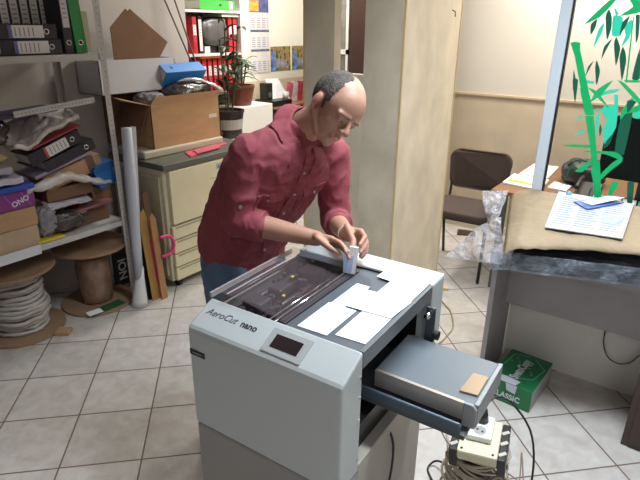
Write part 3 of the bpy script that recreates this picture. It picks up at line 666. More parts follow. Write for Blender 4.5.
# ------------------------------------------------------------------ copier
cp = thing('photocopier', 'beige floor-standing photocopier between shelving and man', 'photocopier', (-3.0,2.53,0))
obj('body', MB().box(-3.30,-2.76,2.10,2.96,.06,.845), cream, cp, bevel=.004)
fd = obj('front_door', MB().box(-2.765,-2.722,2.125,2.955,.475,.838), cream, cp, bevel=.006)
obj('embossed_name', MB().box(-2.7225,-2.7215,2.47,2.72,.715,.722), mat('emboss_beige', (.37,.34,.25), .5), fd)
lg = MB().box(-2.7225,-2.7212,2.53,2.58,.775,.815)
lo = obj('maker_mark', lg, mat('mark_blue_grey', (.33,.36,.38), .5), fd)
obj('mark_dot', MB().prism([(-2.7208,2.54,.783),(-2.7208,2.57,.783),(-2.7208,2.555,.808)], (-.0006,0,0)), mat('mark_dark', (.10,.12,.20), .5), lo)
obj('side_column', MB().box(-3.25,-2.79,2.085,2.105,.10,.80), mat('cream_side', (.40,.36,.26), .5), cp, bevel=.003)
for i in range(4):
    z0 = .07+i*.100
    dr = obj('paper_drawer', MB().box(-2.76,-2.726,2.115,2.95,z0,z0+.090), cream, cp, bevel=.005)
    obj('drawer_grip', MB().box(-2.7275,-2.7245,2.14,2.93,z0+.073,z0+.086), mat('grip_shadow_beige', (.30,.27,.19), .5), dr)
obj('dark_top', MB().box(-3.30,-2.722,2.085,2.97,.845,.885), mat('copier_dark_top', (.10,.10,.085), .45), cp, bevel=.004)
obj('document_lid', MB().box(-3.29,-2.935,2.11,2.82,.886,.936), mat('copier_lid_beige', (.44,.41,.31), .5), cp, bevel=.010)
for x in (-2.79,-3.24):
    for y in (2.17,2.90):
        obj('caster', MB().cyl((x,y-.012,.028),(x,y+.012,.028),.028).box(x-.03,x+.03,y-.02,y+.02,.045,.062), black, cp)
obj('pink_booklet', MB().prism([(-2.905,2.415,.886),(-2.765,2.350,.886),(-2.885,2.80,.886),(-2.925,2.83,.886)], (0,0,.007)), pink, label='pink booklet on the dark top of the photocopier', cat='booklet')
obj('rose_booklet', MB().prism([(-2.88,2.47,.894),(-2.775,2.42,.894),(-2.80,2.66,.894),(-2.905,2.70,.894)], (0,0,.006)), mat('rose_paper', (.55,.10,.16), .5), label='rose coloured booklet lying on the pink one', cat='booklet')
# carton on the copier
ct = thing('open_cardboard_box', 'open brown cardboard box full of bags on the photocopier', 'box', (-2.92,2.32,.97))
th = .005
def wall4(x0,x1,y0,y1,z0,z1): return MB().box(x0,x1,y0,y0+th,z0,z1).box(x0,x1,y1-th,y1,z0,z1).box(x0,x0+th,y0,y1,z0,z1).box(x1-th,x1,y0,y1,z0,z1).box(x0,x1,y0,y1,z0,z0+th)
zc0, zc1 = .9695, 1.245
obj('box_walls', wall4(-3.06,-2.775,2.045,2.615,zc0,zc1), card, ct)
obj('front_flap', MB().prism([(-2.775,2.05,zc1),(-2.775,2.61,zc1),(-2.755,2.625,zc1+.048),(-2.755,2.075,zc1+.048)], (-.004,0,0)), card, ct)
obj('side_flap', MB().prism([(-2.78,2.045,zc1),(-3.05,2.045,zc1),(-3.0,1.93,zc1+.045),(-2.83,1.90,zc1+.040)], (0,.004,.002)), card, ct)
obj('side_flap', MB().prism([(-2.80,1.985,1.10),(-3.03,1.985,1.10),(-3.05,2.043,zc1),(-2.79,2.043,zc1)], (0,.004,0)), card_dk, ct)
obj('box_label', MB().box(-2.7742,-2.7735,2.515,2.585,1.115,1.14), mat('small_label', (.55,.50,.48), .6), ct)
obj('foil_bag', lump((-2.89,2.43,1.285),(.105,.185,.078),.10,2.5,21,rotm(6,0,0)), plastic_dark, smooth=True, label='dark glossy bag bulging out of the open box on the copier', cat='bag')
rm_ = MB().tube([(-2.86,2.34,1.360),(-2.83,2.40,1.372),(-2.805,2.47,1.368),(-2.80,2.54,1.345),(-2.79,2.60,1.320),(-2.79,2.65,1.290),(-2.80,2.69,1.272)], [.006,.010,.012,.010,.014,.016,.008], 6)
rm_.v = [p+Vector((0,0,.006*noise.noise(p*40))) for p in rm_.v]
obj('silver_foil', rm_, mat('crinkled_silver', (.75,.72,.72), .25, metal=.7, bump=.5, bscale=50), smooth=True, label='crinkled silver foil edge over the dark bag', cat='foil')
obj('grey_bag', lump((-2.90,2.14,1.262),(.09,.085,.045),.2,3,31), plastic_grey, smooth=True, label='grey polythene bag in the left end of the open box', cat='bag')
bb2 = binder('blue binder lying spine up in the open box on the copier', blue, .088, .34, .22, lab=None, ring=False)
obj('finger_hole', MB().cyl((-.002,0,.07),(.0015,0,.07),.011,n=14), black, bb2)
bb2.rotation_euler = Matrix(((0,1,0),(0,0,1),(1,0,0))).to_euler()  # spine (x) up, height (z) along y, thickness (y) along x
bb2.rotation_euler = (Euler((0,R(36),0)).to_matrix() @ Matrix(((0,1,0),(0,0,1),(1,0,0)))).to_euler(); bb2.location = (-2.90,2.265,1.455)
# hidden support and the white box behind
carton('cardboard_box', 'brown box behind the open one, under the white box', -3.375,-3.268,2.14,2.56,.937,1.288,card_dk, seam=False)
wbx = thing('white_box', 'white cardboard box with raised brown flap by the left wall', 'box', (-3.23,2.29,1.264))
obj('box_walls', wall4(-3.37,-3.12,1.985,2.575,1.290,1.500), mat('white_box_card', (.48,.48,.52), .6), wbx)
obj('raised_flap', MB().prism([(-3.13,2.11,1.495),(-3.13,2.455,1.495),(-3.13,2.54,1.60),(-3.13,2.265,1.80),(-3.13,2.25,1.785),(-3.13,2.235,1.80),(-3.13,2.11,1.69)], (-.006,0,0)), card_dk, wbx)
# rods leaning
for nm, a, b_ in (('left', (-3.372,2.66,2.05),(-3.15,3.02,.893)),('right',(-3.372,2.76,2.08),(-3.10,2.955,.893))):
    obj('wooden_rod', MB().cyl(a, b_, .006, n=8), mat('rod_brown', (.14,.09,.06), .5), label='thin brown rod leaning on the wall behind the blue binder, %s one' % ('steeper' if nm == 'right' else 'more slanted'), cat='rod', group='rods leaning on the wall')

# final seating of the piles
for o in list(COL.objects):
    if o.parent is None and o.name.split('.')[0] in ('white_plastic_bag','red_folder','dark_booklet'): shift(o, (0,.065,-.034 if o.name.startswith('red') else -.014))
    if o.parent is None and o.name.split('.')[0] in ('angle_strip',): shift(o, (0,.045,-.030))
for o in (bb, bc): shift(o, (0,.035,-.018))
lf = COL.objects.get('lilac_folder_stack'); shift(lf, (0,0,-.010))
for nm in ('lilac_folder_stack','cardboard_box.004','dark_band'):
    o = COL.objects.get(nm)
    if o: shift(o, (0,.03,-.012))
# the carton on the copier and all that lies in it stand 18 cm further back on the lid
for o in list(COL.objects):
    if o.parent is None and o.name.split('.')[0] in ('open_cardboard_box','foil_bag','silver_foil','grey_bag') and o.location.x > -3.2 and o.location.z < 1.5: recede(o, 1.065, (0,.03,.007))
recede(bb2, 1.065, (0,.03,-.004))

# ------------------------------------------------------------------ far left alcove
bs = thing('bookcase', 'white open bookcase with red binders in the far alcove', 'bookcase', (-3.65,3.32,0))
wl = mat('white_laminate', (.72,.70,.66), .45)
for y in (3.00,3.655): obj('side_panel', MB().box(-3.79,-3.50,y-.009 if y < 3.1 else y-.009,y+.009,0,2.2), wl, bs, bevel=.001)
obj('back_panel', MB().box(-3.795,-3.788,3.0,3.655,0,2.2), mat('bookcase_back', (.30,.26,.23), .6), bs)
for z in (.05,.45,.81,1.168,1.49,1.825,2.18): obj('shelf', MB().box(-3.787,-3.50,3.010,3.645,z-.02,z), wl, bs)
redb = binder('red binder far alcove, left end of the middle shelf', red, .045, .28, .20, lab=(.72,.68,.66), ring=False, z0=.14, z1=.22, group='red binders in the far bookcase')
redb.location = (-3.53,3.145,1.491)
for i, y in enumerate((3.545,3.605)):
    dup(redb, (-3.53,y,1.491), (0,0,0), 'red binder at the right end of the upper bookcase shelf, %s of two' % ('left' if i == 0 else 'right'))
names = ['first','second','third','fourth','fifth','sixth','seventh','eighth']
for i in range(8): dup(redb, (-3.53,3.165+.060*i,1.169), (0,0,0), '%s red binder from the left on the lower bookcase shelf' % names[i])
wbn = binder('black and white binder beside the red one in the far bookcase', black, .045, .28, .20, lab=(.70,.70,.68), ring=False, z0=.02, z1=.26); wbn.location = (-3.53,3.205,1.491)
obj('orange_folder', MB().box(-3.72,-3.51,3.17,3.40,1.4505,1.470), orange, bevel=.003, label='orange folder lying over the red binders in the far bookcase', cat='folder')
gbn = binder('green binder lying on the top shelf of the far bookcase', mat('bright_green_binder', (.06,.42,.06), .45), .075, .40, .22, lab=None, ring=False)
obj('finger_hole', MB().cyl((-.002,0,.17),(.0015,0,.17),.010,n=14), black, gbn)
obj('white_label', MB().box(0,.0015,-.028,.028,.03,.07), paper_w, gbn)
gbn.location = (-3.515,3.60,1.865); gbn.rotation_euler = (R(90),0,0)
obj('beige_box', MB().box(-3.75,-3.515,3.44,3.64,1.775,1.80), mat('cream_box', (.62,.56,.44), .6), bevel=.002, label='flat cream box wedged above the red binders', cat='box')
obj('grey_bag', lump((-3.56,3.375,1.655),(.05,.145,.105),.08,2,41,flat=True), mat('grey_nylon_bag', (.10,.09,.09), .35, var=.25, vscale=14, stretch=(1,3,.6)), smooth=True, label='grey rounded bag on the upper shelf of the far bookcase', cat='bag')
obj('dark_box', MB().box(-3.74,-3.56,3.25,3.50,1.491,1.56), black, label='low black box under the grey bag in the far bookcase', cat='box')
for i, (y, c) in enumerate(((3.27,(.6,.6,.62)),(3.44,(.35,.30,.28)))):
    obj('small_packet', MB().box(-3.545,-3.53,y-.03,y+.03,1.491,1.545), mat('packet_tone_%s' % ('a' if i else 'b'), c, .6), label='small %s packet under the grey bag' % ('brown' if i else 'white'), cat='packet')
def poster_mat(name):
    m = mat(name, (.3,.3,.2), .45); nt = m.node_tree; N = nt.nodes; L = nt.links
    tc = N.new('ShaderNodeTexCoord'); n = N.new('ShaderNodeTexNoise'); n.inputs['Scale'].default_value = 24; n.inputs['Detail'].default_value = 3
    L.new(tc.outputs['Object'], n.inputs['Vector']); r = N.new('ShaderNodeValToRGB'); r.color_ramp.interpolation = 'CONSTANT'; e = r.color_ramp.elements
    e[0].position = 0; e[0].color = (.05,.09,.03,1); e[1].position = .42; e[1].color = (.18,.22,.05,1)
    for p, c in ((.50,(.40,.26,.06,1)),(.57,(.50,.13,.05,1)),(.63,(.12,.22,.45,1))): q = e.new(p); q.color = c
    L.new(n.outputs['Fac'], r.inputs[0]); L.new(r.outputs[0], N['Principled BSDF'].inputs['Base Color']); return m
# plants
def blade(mb, p, d, L_, w, droop, n=6, seg=None):
    p = Vector(p); d = Vector(d).normalized(); side = d.cross(Z); side = side.normalized() if side.length > .05 else Vector((1,0,0))
    vs = []; q = p.copy(); dd = d.copy()
    for i in range(n+1):
        t = i/n; ww = w*math.sin(math.pi*min(1, t*.93+.07))**.8*.5
        up = side.cross(dd).normalized()
        vs += [q - side*ww + up*ww*.35, q, q + side*ww + up*ww*.35]
        dd = (dd - Z*droop/n).normalized(); q = q + dd*(L_/n)
    fs = []
    for i in range(n):
        a = 3*i; fs += [(a,a+1,a+4,a+3),(a+1,a+2,a+5,a+4)]
    mb.add(vs, fs)
def stems(mb, lst, r): 
    for a in lst: mb.tube(a, r, 6)
def pot_plant(label, x, y, z, pr0, pr1, ph, pm_, stem_list, nleaf, leaf_m, L_, w, seed, band=None, lean=(0,0)):
    t = thing('potted_plant', label, 'plant', (x,y,z), group='potted plants in the far alcove')
    pt_ = obj('pot', MB().lathe([(pr0,0),(pr1,ph),(pr1*1.06,ph),(pr1*1.06,ph-.025),(pr1*1.0,ph-.026)][:2]+[(pr1*1.05,ph),(pr1*1.05,ph+.018),(pr1*.92,ph+.018),(pr1*.90,ph-.01)], (x,y,z), 28), pm_, t, smooth=False)
    if band: obj('pot_band', MB().lathe([(pr0+(pr1-pr0)*.35+.002,ph*.35),(pr0+(pr1-pr0)*.75+.002,ph*.75)], (x,y,z), 28), band, pt_)
    obj('soil', MB().cyl((x,y,z+ph-.012),(x,y,z+ph-.004),pr1*.9), soil, t)
    rr = random.Random(seed); sm = MB(); lm = MB()
    for sx, sy, h in stem_list:
        P = [(x+sx*.3,y+sy*.3,z+ph-.01),(x+sx*.7,y+sy*.7,z+ph+h*.5),(x+sx,y+sy,z+ph+h)]; sm.tube(P, .006, 6)
        for k in range(nleaf):
            f = .35+.65*k/max(1, nleaf-1); a = rr.uniform(0, 2*math.pi); q = Vector(P[0]).lerp(Vector(P[2]), f)
            blade(lm, q, (math.cos(a), math.sin(a), rr.uniform(.3,1.3)), L_*rr.uniform(.7,1.2), w*rr.uniform(.8,1.2), rr.uniform(.6,1.8))
    obj('stem', sm, mat('plant_stem', (.09,.08,.04), .6), t, smooth=True); obj('foliage', lm, leaf_m, t, smooth=True, solid=.0012)
    return t
obj('white_cabinet', MB().box(-3.49,-3.22,3.32,3.72,0,1.065), wl, bevel=.003, label='white cabinet carrying the terracotta potted plant', cat='cabinet')
obj('plant_stand', MB().box(-3.36,-3.03,2.995,3.28,0,.855), wl, bevel=.003, label='white plant stand behind the photocopier', cat='stand')
pot_plant('bushy green plant in a red-brown pot on the white cabinet', -3.36,3.47,1.066,.085,.115,.15,terracotta,[(.02,.0,.20),(-.03,-.05,.26),(.03,.05,.22),(0,-.08,.16)],9,leafm,.16,.022,3)
pot_plant('tall broad-leaved dark plant in the dark banded pot', -3.19,3.135,.857,.10,.125,.20,mat('dark_glazed_pot', (.03,.02,.025), .35),[(.0,-.05,.55),(-.03,.04,.68),(.04,.10,.45),(0,.15,.62),(.02,-.01,.30)],7,leafd,.15,.045,12,band=mat('silver_band', (.42,.40,.42), .4))
# wall calendar, two posters
cal = thing('wall_calendar', 'three-block wall calendar with city picture on the far wall', 'calendar', (-3.797,4.22,1.25))
obj('backing', MB().box(-3.800,-3.796,4.075,4.36,1.262,2.02), paper_o, cal)
sun = MB().box(-3.796,-3.794,4.08,4.355,1.83,2.015); so = obj('city_picture', sun, mat('picture_blue', (.10,.11,.30), .4, var=.6, vscale=12, stretch=(1,3,1)), cal)
obj('sunset', MB().box(-3.794,-3.793,4.08,4.21,1.84,1.93), mat('picture_sunset', (.80,.36,.06), .4, var=.4, vscale=9, stretch=(1,1,5)), so)
obj('sunset_sky', MB().box(-3.794,-3.793,4.08,4.21,1.93,2.015), mat('picture_sky', (.35,.25,.20), .4, var=.3, vscale=6), so)
ink = mat('calendar_ink', (.30,.28,.32), .7); inkr = mat('calendar_red_ink', (.60,.20,.18), .7)
for i, z in enumerate((1.675,1.495,1.272)):
    bl_ = obj('month_sheet', MB().box(-3.796,-3.7935,4.085,4.355,z,z+.145), mat('calendar_paper', (.66,.63,.64), .8), cal)
    nm = MB()
    for r_ in range(5):
        for c in range(3): nm.box(-3.7935,-3.793,4.10+.075*c,4.15+.075*c,z+.018+.020*r_,z+.026+.020*r_)
    obj('dates', nm, ink, bl_); rd = MB()
    for r_ in range(5): rd.box(-3.7935,-3.793,4.325,4.342,z+.018+.020*r_,z+.026+.020*r_)
    obj('sunday_dates', rd, inkr, bl_)
    if i < 2: obj('strip', MB().box(-3.796,-3.793,4.085,4.355,z-.022,z-.004), mat('calendar_strip', (.10,.13,.22), .5, var=.6, vscale=20), cal)
for i, (y0, y1) in enumerate(((4.375,4.695),(4.725,5.02))):
    p = thing('picture', 'small colourful autumn poster on the far wall, %s' % ('the one beside the calendar' if i == 0 else 'cut off by the pillar'), 'poster', (-3.797,y0,1.265), group='small posters on the far wall')
    obj('sheet', MB().box(-3.800,-3.797,y0,y1,1.268,1.512), poster_mat('poster_autumn_%s' % ('one' if i else 'two')), p)
    obj('grey_field', MB().prism([(-3.797,y0+.10,1.30),(-3.797,y1-.04,1.29),(-3.797,y1-.08,1.38),(-3.797,y0+.08,1.40)], (.0012,0,0)), mat('poster_grey', (.28,.26,.30), .5, var=.5, vscale=18), p)
    obj('blue_figure', MB().prism([(-3.797,y0+.015,1.275),(-3.797,y0+.09,1.275),(-3.797,y0+.07,1.41),(-3.797,y0+.04,1.49),(-3.797,y0+.01,1.43)], (.0016,0,0)), mat('poster_blue', (.10,.22,.55), .5, var=.7, vscale=25), p)
# low cabinet with clutter
cb = thing('low_cabinet', 'brown-topped cabinet below the posters in the alcove', 'cabinet', (-3.6,4.5,0))
obj('body', MB().box(-3.79,-3.47,4.02,5.05,0,.955), dkbrown, cb, bevel=.002); obj('top', MB().box(-3.79,-3.45,4.01,5.06,.955,.975), mat('reddish_wood_top', (.33,.16,.08), .4), cb)
obj('black_printer', MB().box(-3.72,-3.46,4.03,4.30,.976,1.03), black, bevel=.006, label='flat black printer on the brown-topped cabinet', cat='printer')
sp = thing('speaker', 'small black loudspeaker on the flat printer in the alcove', 'speaker', (-3.60,4.06,1.031))
obj('case', MB().box(-3.66,-3.56,4.04,4.12,1.031,1.19), black, sp, bevel=.004); obj('cone', MB().cyl((-3.56,4.08,1.08),(-3.556,4.08,1.08),.028), dkgrey, sp)
mg = thing('mug', 'small white mug in front of the propped papers', 'mug', (-3.52,4.24,1.031))
obj('cup', MB().lathe([(.028,0),(.033,.07),(.029,.07),(.025,.008)], (-3.50,4.245,1.031), 20), paper_o, mg, smooth=True)
obj('handle', MB().tube([(-3.50,4.275,1.09),(-3.50,4.295,1.08),(-3.50,4.295,1.06),(-3.50,4.275,1.05)], .004, 6), paper_o, mg)
obj('propped_papers', crumple((-3.60,4.13,1.034),(-3.56,4.42,.977),(-3.68,4.34,1.215),(-3.68,4.14,1.215),.006,8,2), mat('bright_paper', (.75,.77,.80), .7), solid=.004, label='white papers propped against the alcove wall on the cabinet', cat='papers')
for i, (y, c, l, a) in enumerate(((4.44,(.62,.12,.20),'pink magazine propped beside the white papers',-14),(4.53,(.70,.60,.62),'pale magazine propped between two coloured ones',-10),(4.62,(.55,.05,.10),'red magazine propped nearest the pillar',-6))):
    obj('magazine', MB().box(-3.62,-3.605,y-.045,y+.045,.977,1.17,rotm(a,0,0)), mat('magazine_tone_%s' % 'abc'[i], c, .4, var=.3, vscale=20), label=l, cat='magazine', group='magazines on the alcove cabinet')
# seen through the opening
gc = thing('glass_cabinet', 'white-framed glass cabinet seen through the slot between the pillars', 'cabinet', (-2.95,4.3,0))
gmb = MB()
for x in (-3.10,-2.885,-2.745): gmb.box(x-.012,x+.012,4.185,4.20,0,2.2)
for z in (.06,.7,1.50,2.19): gmb.box(-3.11,-2.733,4.185,4.20,z-.02,z+.02)
obj('door_frame', gmb, wl, gc); obj('body', MB().box(-3.11,-2.735,4.21,4.55,0,2.2), mat('cabinet_interior_brown', (.16,.13,.09), .6, var=.4, vscale=7, stretch=(1,1,2)), gc)
obj('door_glass', MB().box(-3.10,-2.74,4.19,4.194,.05,2.19), glassy('cabinet_glass', (.5,.5,.5), .12, .05), gc)
wd = thing('wardrobe', 'dark brown wardrobe beside the glass cabinet', 'wardrobe', (-2.4,4.3,0))
obj('carcass', MB().box(-2.725,-2.10,4.20,4.53,0,2.3), dkbrown, wd, bevel=.003)
for x in (-2.72,-2.41): obj('door', MB().box(x+.003,x+.303,4.183,4.199,.06,2.26), dkbrown, wd, bevel=.003)

# ------------------------------------------------------------------ chair by the back wall
fab = mat('brown_upholstery', (.055,.036,.031), .9, var=.08, vscale=40, bump=.2, bscale=400)
C = fr((-1.325,3.66,.018), 3)
ch = thing('chair', 'dark brown upholstered stacking chair by the beige back wall', 'chair', (-1.325,3.64,0), 3)
def rrect(w, h, r, n=6, z=0):
    P = []
    for cx, cy, a0 in ((w-r,h-r,0),(-w+r,h-r,90),(-w+r,-h+r,180),(w-r,-h+r,270)):
        for k in range(n+1): a = R(a0+90*k/n); P.append((cx+r*math.cos(a), cy+r*math.sin(a), z))
    return P
mb = MB(); mb.prism([(x,y,.425) for x,y,_ in rrect(.235,.215,.07)], (0,0,.055)); obj('seat', mb, fab, ch, C, bevel=.016)
mb = MB()
for k in (0,1):
    pass
bkp = [(x*(1-.06*(y<0)), 0, y) for x,y,_ in rrect(.235,.150,.075)]
BR = C @ Matrix.Translation((0,.235,.690)) @ Euler((R(-9),0,0)).to_matrix().to_4x4()
mb.prism(bkp, (0,.035,0)); 
mb.v = [Vector((p.x, p.y - .045*(1-(p.x/.235)**2)*-1, p.z)) for p in mb.v]
obj('backrest', mb, fab, ch, BR, bevel=.012)
for s in (-1, 1):
    obj('leg', MB().tube([(s*.215,-.205,-.018),(s*.215,-.175,.42)], .0115, 8, sub=1), black, ch, C, smooth=True)
    obj('leg', MB().tube([(s*.215,.250,-.018),(s*.215,.16,.42)], .0115, 8, sub=1), black, ch, C, smooth=True)
    obj('back_support', MB().tube([(s*.205,.14,.42),(s*.205,.235,.46),(s*.205,.27,.66)], .010, 8), black, ch, C, smooth=True)
obj('seat_rail', MB().tube([(-.215,-.17,.415),(.215,-.17,.415)], .009, 8, sub=1).tube([(-.215,.15,.415),(.215,.15,.415)], .009, 8, sub=1), black, ch, C)
obj('floor_papers', MB().prism([(-1.60,4.30,0),(-1.45,4.36,0),(-1.50,4.46,0),(-1.64,4.42,0)], (0,0,.012)), dkbrown, label='dark flat thing on the floor behind the brown chair', cat='mat')
# table behind the glass
tb_ = thing('table', 'orange wood table behind the glass partition with papers on it', 'table', (-.2,3.9,0))
obj('tabletop', MB().box(-1.075,.95,3.42,4.36,.695,.72), mat('table_wood', (.20,.10,.045), .5, var=.15, vscale=5, stretch=(1,6,1)), tb_, bevel=.002)
for x in (-1.0,.88):
    for y in (3.48,4.30): obj('leg', MB().box(x-.02,x+.02,y-.02,y+.02,0,.695), dkgrey, tb_)
for i, (pts, l, c) in enumerate(((((-1.06,3.60),(-.80,3.56),(-.82,3.86),(-1.07,3.88)),'white papers at the left table corner behind the kraft paper',(.75,.74,.72)),(((-1.04,3.90),(-.84,3.89),(-.86,4.30),(-1.04,4.28)),'white papers near the back edge of the table',(.70,.69,.68)),(((-.78,3.66),(-.66,3.64),(-.66,3.80),(-.78,3.84)),'white sheet behind the aluminium post',(.72,.72,.72)))):
    obj('papers', MB().prism([(x,y,.721) for x,y in pts], (0,0,.012)), mat('table_paper_%s' % 'abc'[i], c, .7), label=l, cat='papers', group='papers on the table behind the glass')
obj('yellow_ruler', MB().prism([(-1.05,3.66,.734),(-.83,3.63,.734),(-.83,3.66,.734),(-1.05,3.70,.734)], (0,0,.004)), yellow, label='yellow strip across the papers on the table', cat='strip')
bg = thing('black_bag', 'dark grey shoulder bag on the table behind the bamboo film', 'bag', (-.62,3.95,.72))
mb = lump((-.62,3.93,.80),(.14,.13,.085),.12,2,51); obj('bag_body', mb, mat('bag_grey_leather', (.022,.020,.022), .5), bg, smooth=True)
obj('strap', MB().tube([(-.72,3.86,.85),(-.66,3.82,.90),(-.58,3.82,.90),(-.52,3.86,.85)], .007, 6), black, bg, smooth=True)
mo = thing('monitor', 'dark computer monitor on the table behind the green leaves', 'monitor', (-.28,3.62,.72))
obj('screen', MB().box(-.50,.02,3.60,3.64,.86,1.235,rotm(0,0,-6)), mat('monitor_dark', (.006,.010,.010), .6, spec=.15), mo, bevel=.006)
obj('back_shell', MB().box(-.40,-.08,3.64,3.68,.92,1.17,rotm(0,0,-6)), black, mo, bevel=.01)
obj('stand', MB().box(-.27,-.21,3.61,3.66,.735,.90).box(-.36,-.12,3.54,3.72,.721,.735), black, mo, bevel=.003)
for i, (x, c, l) in enumerate(((-.44,(.04,.55,.45),'teal booklet'),(-.36,(.72,.70,.45),'pale yellow booklet'),(-.28,(.70,.72,.72),'white booklet'),(-.20,(.02,.45,.35),'dark teal booklet'))):
    obj('booklet', MB().box(x-.035,x+.035,3.43,3.52,.721,.775,rotm(0,0,4)), mat('booklet_%s' % 'abcd'[i], c, .5), label=l+' on the table edge below the monitor', cat='booklet', group='booklets on the table edge')
ph = thing('telephone', 'black desk telephone between bag and booklets', 'telephone', (-.50,3.6,.72))
obj('base', MB().prism([(-.60,3.52,.721),(-.60,3.70,.721),(-.60,3.70,.80),(-.60,3.52,.75)], (.14,0,0)), black, ph, bevel=.004)
obj('handset', MB().tube([(-.585,3.54,.79),(-.585,3.58,.815),(-.585,3.65,.825),(-.585,3.70,.82)], [.016,.010,.010,.016], 8), black, ph, smooth=True)

# ------------------------------------------------------------------ grey desk with wrapped board and kraft paper
dg_m = mat('dark_grey_laminate', (.33,.31,.32), .45, var=.04)
dk = thing('desk', 'grey laminate desk against the white partition', 'desk', (-.1,2.5,0))
obj('desktop', MB().box(-.69,1.30,2.33,2.695,.715,.742), dg_m, dk, bevel=.001)
for x in (-.685,1.27): obj('side_leg', MB().box(x,x+.024,2.36,2.675,0,.715), dg_m, dk, bevel=.001)
obj('modesty_panel', MB().box(-.661,1.27,2.585,2.603,.375,.715), dg_m, dk, bevel=.001)
obj('fixing', MB().cyl((-.6605,2.50,.45),(-.658,2.50,.45),.006).cyl((-.6605,2.50,.62),(-.658,2.50,.62),.006), steel, dk)
wr = MB(); n = 60
def wfn(u, v):
    a = 2*math.pi*v; ca, sa = math.cos(a), math.sin(a); e = .55
    x = -.55 + 1.85*u; y0 = 2.118+.34*min(1., max(0, x+.585)); hw = (2.665-y0)/2; y = y0 + hw + hw*math.copysign(abs(ca)**e, ca); z = .798 + (.056+.022*(y-2.1)/.5)*math.copysign(abs(sa)**e, sa) + .03*(y-2.12)/.5
    p = Vector((x,y,z)); k = noise.fractal(Vector((x*5,y*12,z*18)), 1., 2., 4)
    return p + Vector((0, -ca*-.012*k, .010*k))
wr.sheet(wfn, 90, 36)
wr.v = [Vector((p.x, p.y, max(p.z, .7435))) for p in wr.v]
wm = mat('dark_blue_stretch_film', (.030,.038,.055), .22, var=.3, vscale=7, bump=.9, bscale=16, bdist=.02, stretch=(.5,1,3))
nt = wm.node_tree
obj('wrapped_board', wr, wm, smooth=True, label='long board wrapped in dark blue film lying on the grey desk', cat='parcel')
def kfn(u, v):
    x = -.745 + 2.0*u; y0 = 2.10+.34*min(1., max(0, x+.585)); y = y0 + (2.692-y0)*v
    z = .893 + .12*(y-2.08)
    z += .004*noise.fractal(Vector((x*5,y*5,0)), 1., 2., 4) + .012*abs(noise.noise(Vector((x*9+y*4,y*6-x*3,7))))
    if v < .06: z -= (.06-v)*.3
    e = max(0., (.06-u)/.06); y2 = y - .0*e
    x += .17*(1-v)*max(0, 1-u*5)   # the left edge slants
    z -= .055*e*e
    return Vector((x,y2,z))
kraft = mat('kraft_paper', (.27,.205,.13), .7, var=.08, vscale=5, bump=.6, bscale=9, bdist=.03)
obj('kraft_paper', MB().sheet(kfn, 90, 30), kraft, smooth=True, solid=.002, label='sheet of brown kraft paper spread over the wrapped board', cat='paper')
def onk(x, y, h=0): return Vector((x, y, .893+.12*(y-2.08)+.016+h))
np_ = thing('newspaper', 'white printed newspaper lying open on the kraft paper', 'newspaper', (-.34,2.47,.94))
np_pts = ((-.466,2.262),(-.180,2.300),(-.196,2.672),(-.516,2.672))
mb = MB().prism([onk(x,y) for x,y in np_pts], (0,0,.004)); obj('sheets', mb, mat('newsprint', (.46,.49,.52), .7), np_)
def npq(u, v, h=0):
    a = Vector(np_pts[0]).lerp(Vector(np_pts[1]), u); b = Vector(np_pts[3]).lerp(Vector(np_pts[2]), u); p = a.lerp(b, v); return onk(p.x, p.y, .004+h)
def patch(u0,u1,v0,v1,h=.0): return MB().prism([npq(u0,v0,h),npq(u1,v0,h),npq(u1,v1,h),npq(u0,v1,h)], (0,0,.0006))
mb = MB()
for c, (u0, u1) in enumerate(((.08,.30),(.35,.62),(.68,.93))):
    for i in range(13):
        if c == 2 and 3 < i < 8: continue
        q = patch(u0, u1-.03*((i*7) % 3), .12+.06*i, .145+.06*i); mb.add(q.v, q.f)
obj('print', mb, mat('newsprint_text', (.27,.30,.34), .7), np_)
mb = patch(.66,.95,.34,.56); obj('blue_picture', mb, mat('newsprint_blue', (.30,.36,.46), .6, var=.3, vscale=30), np_)
mb = patch(.05,.97,.065,.085); obj('yellow_line', mb, mat('newsprint_yellow', (.60,.55,.25), .6), np_)
mb = MB()
for i in range(16): q = patch(.975,.995,.03+.06*i,.06+.06*i); mb.add(q.v, q.f)
obj('red_edge', mb, mat('newsprint_red', (.55,.25,.25), .6), np_)
br = thing('brochure', 'blue folded brochure on top of the newspaper', 'brochure', (-.35,2.6,.97))
obj('lower_leaf', MB().prism([onk(-.425,2.565,.008),onk(-.355,2.505,.008),onk(-.235,2.655,.008),onk(-.31,2.672,.008)], (0,0,.004)), mat('brochure_blue', (.05,.13,.42), .35, var=.4, vscale=22), br)
obj('upper_leaf', MB().prism([onk(-.40,2.572,.013),onk(-.345,2.545,.015),onk(-.235,2.658,.030),onk(-.30,2.672,.022)], (0,0,.0012)), mat('brochure_pale', (.45,.50,.58), .35, var=.25, vscale=30), br)
obj('blue_ball', MB().ell((-.468,2.660,.984),(.013,.013,.013)), mat('pale_blue_ball', (.12,.38,.50), .5), smooth=True, label='small light blue ball at the newspaper corner', cat='ball')
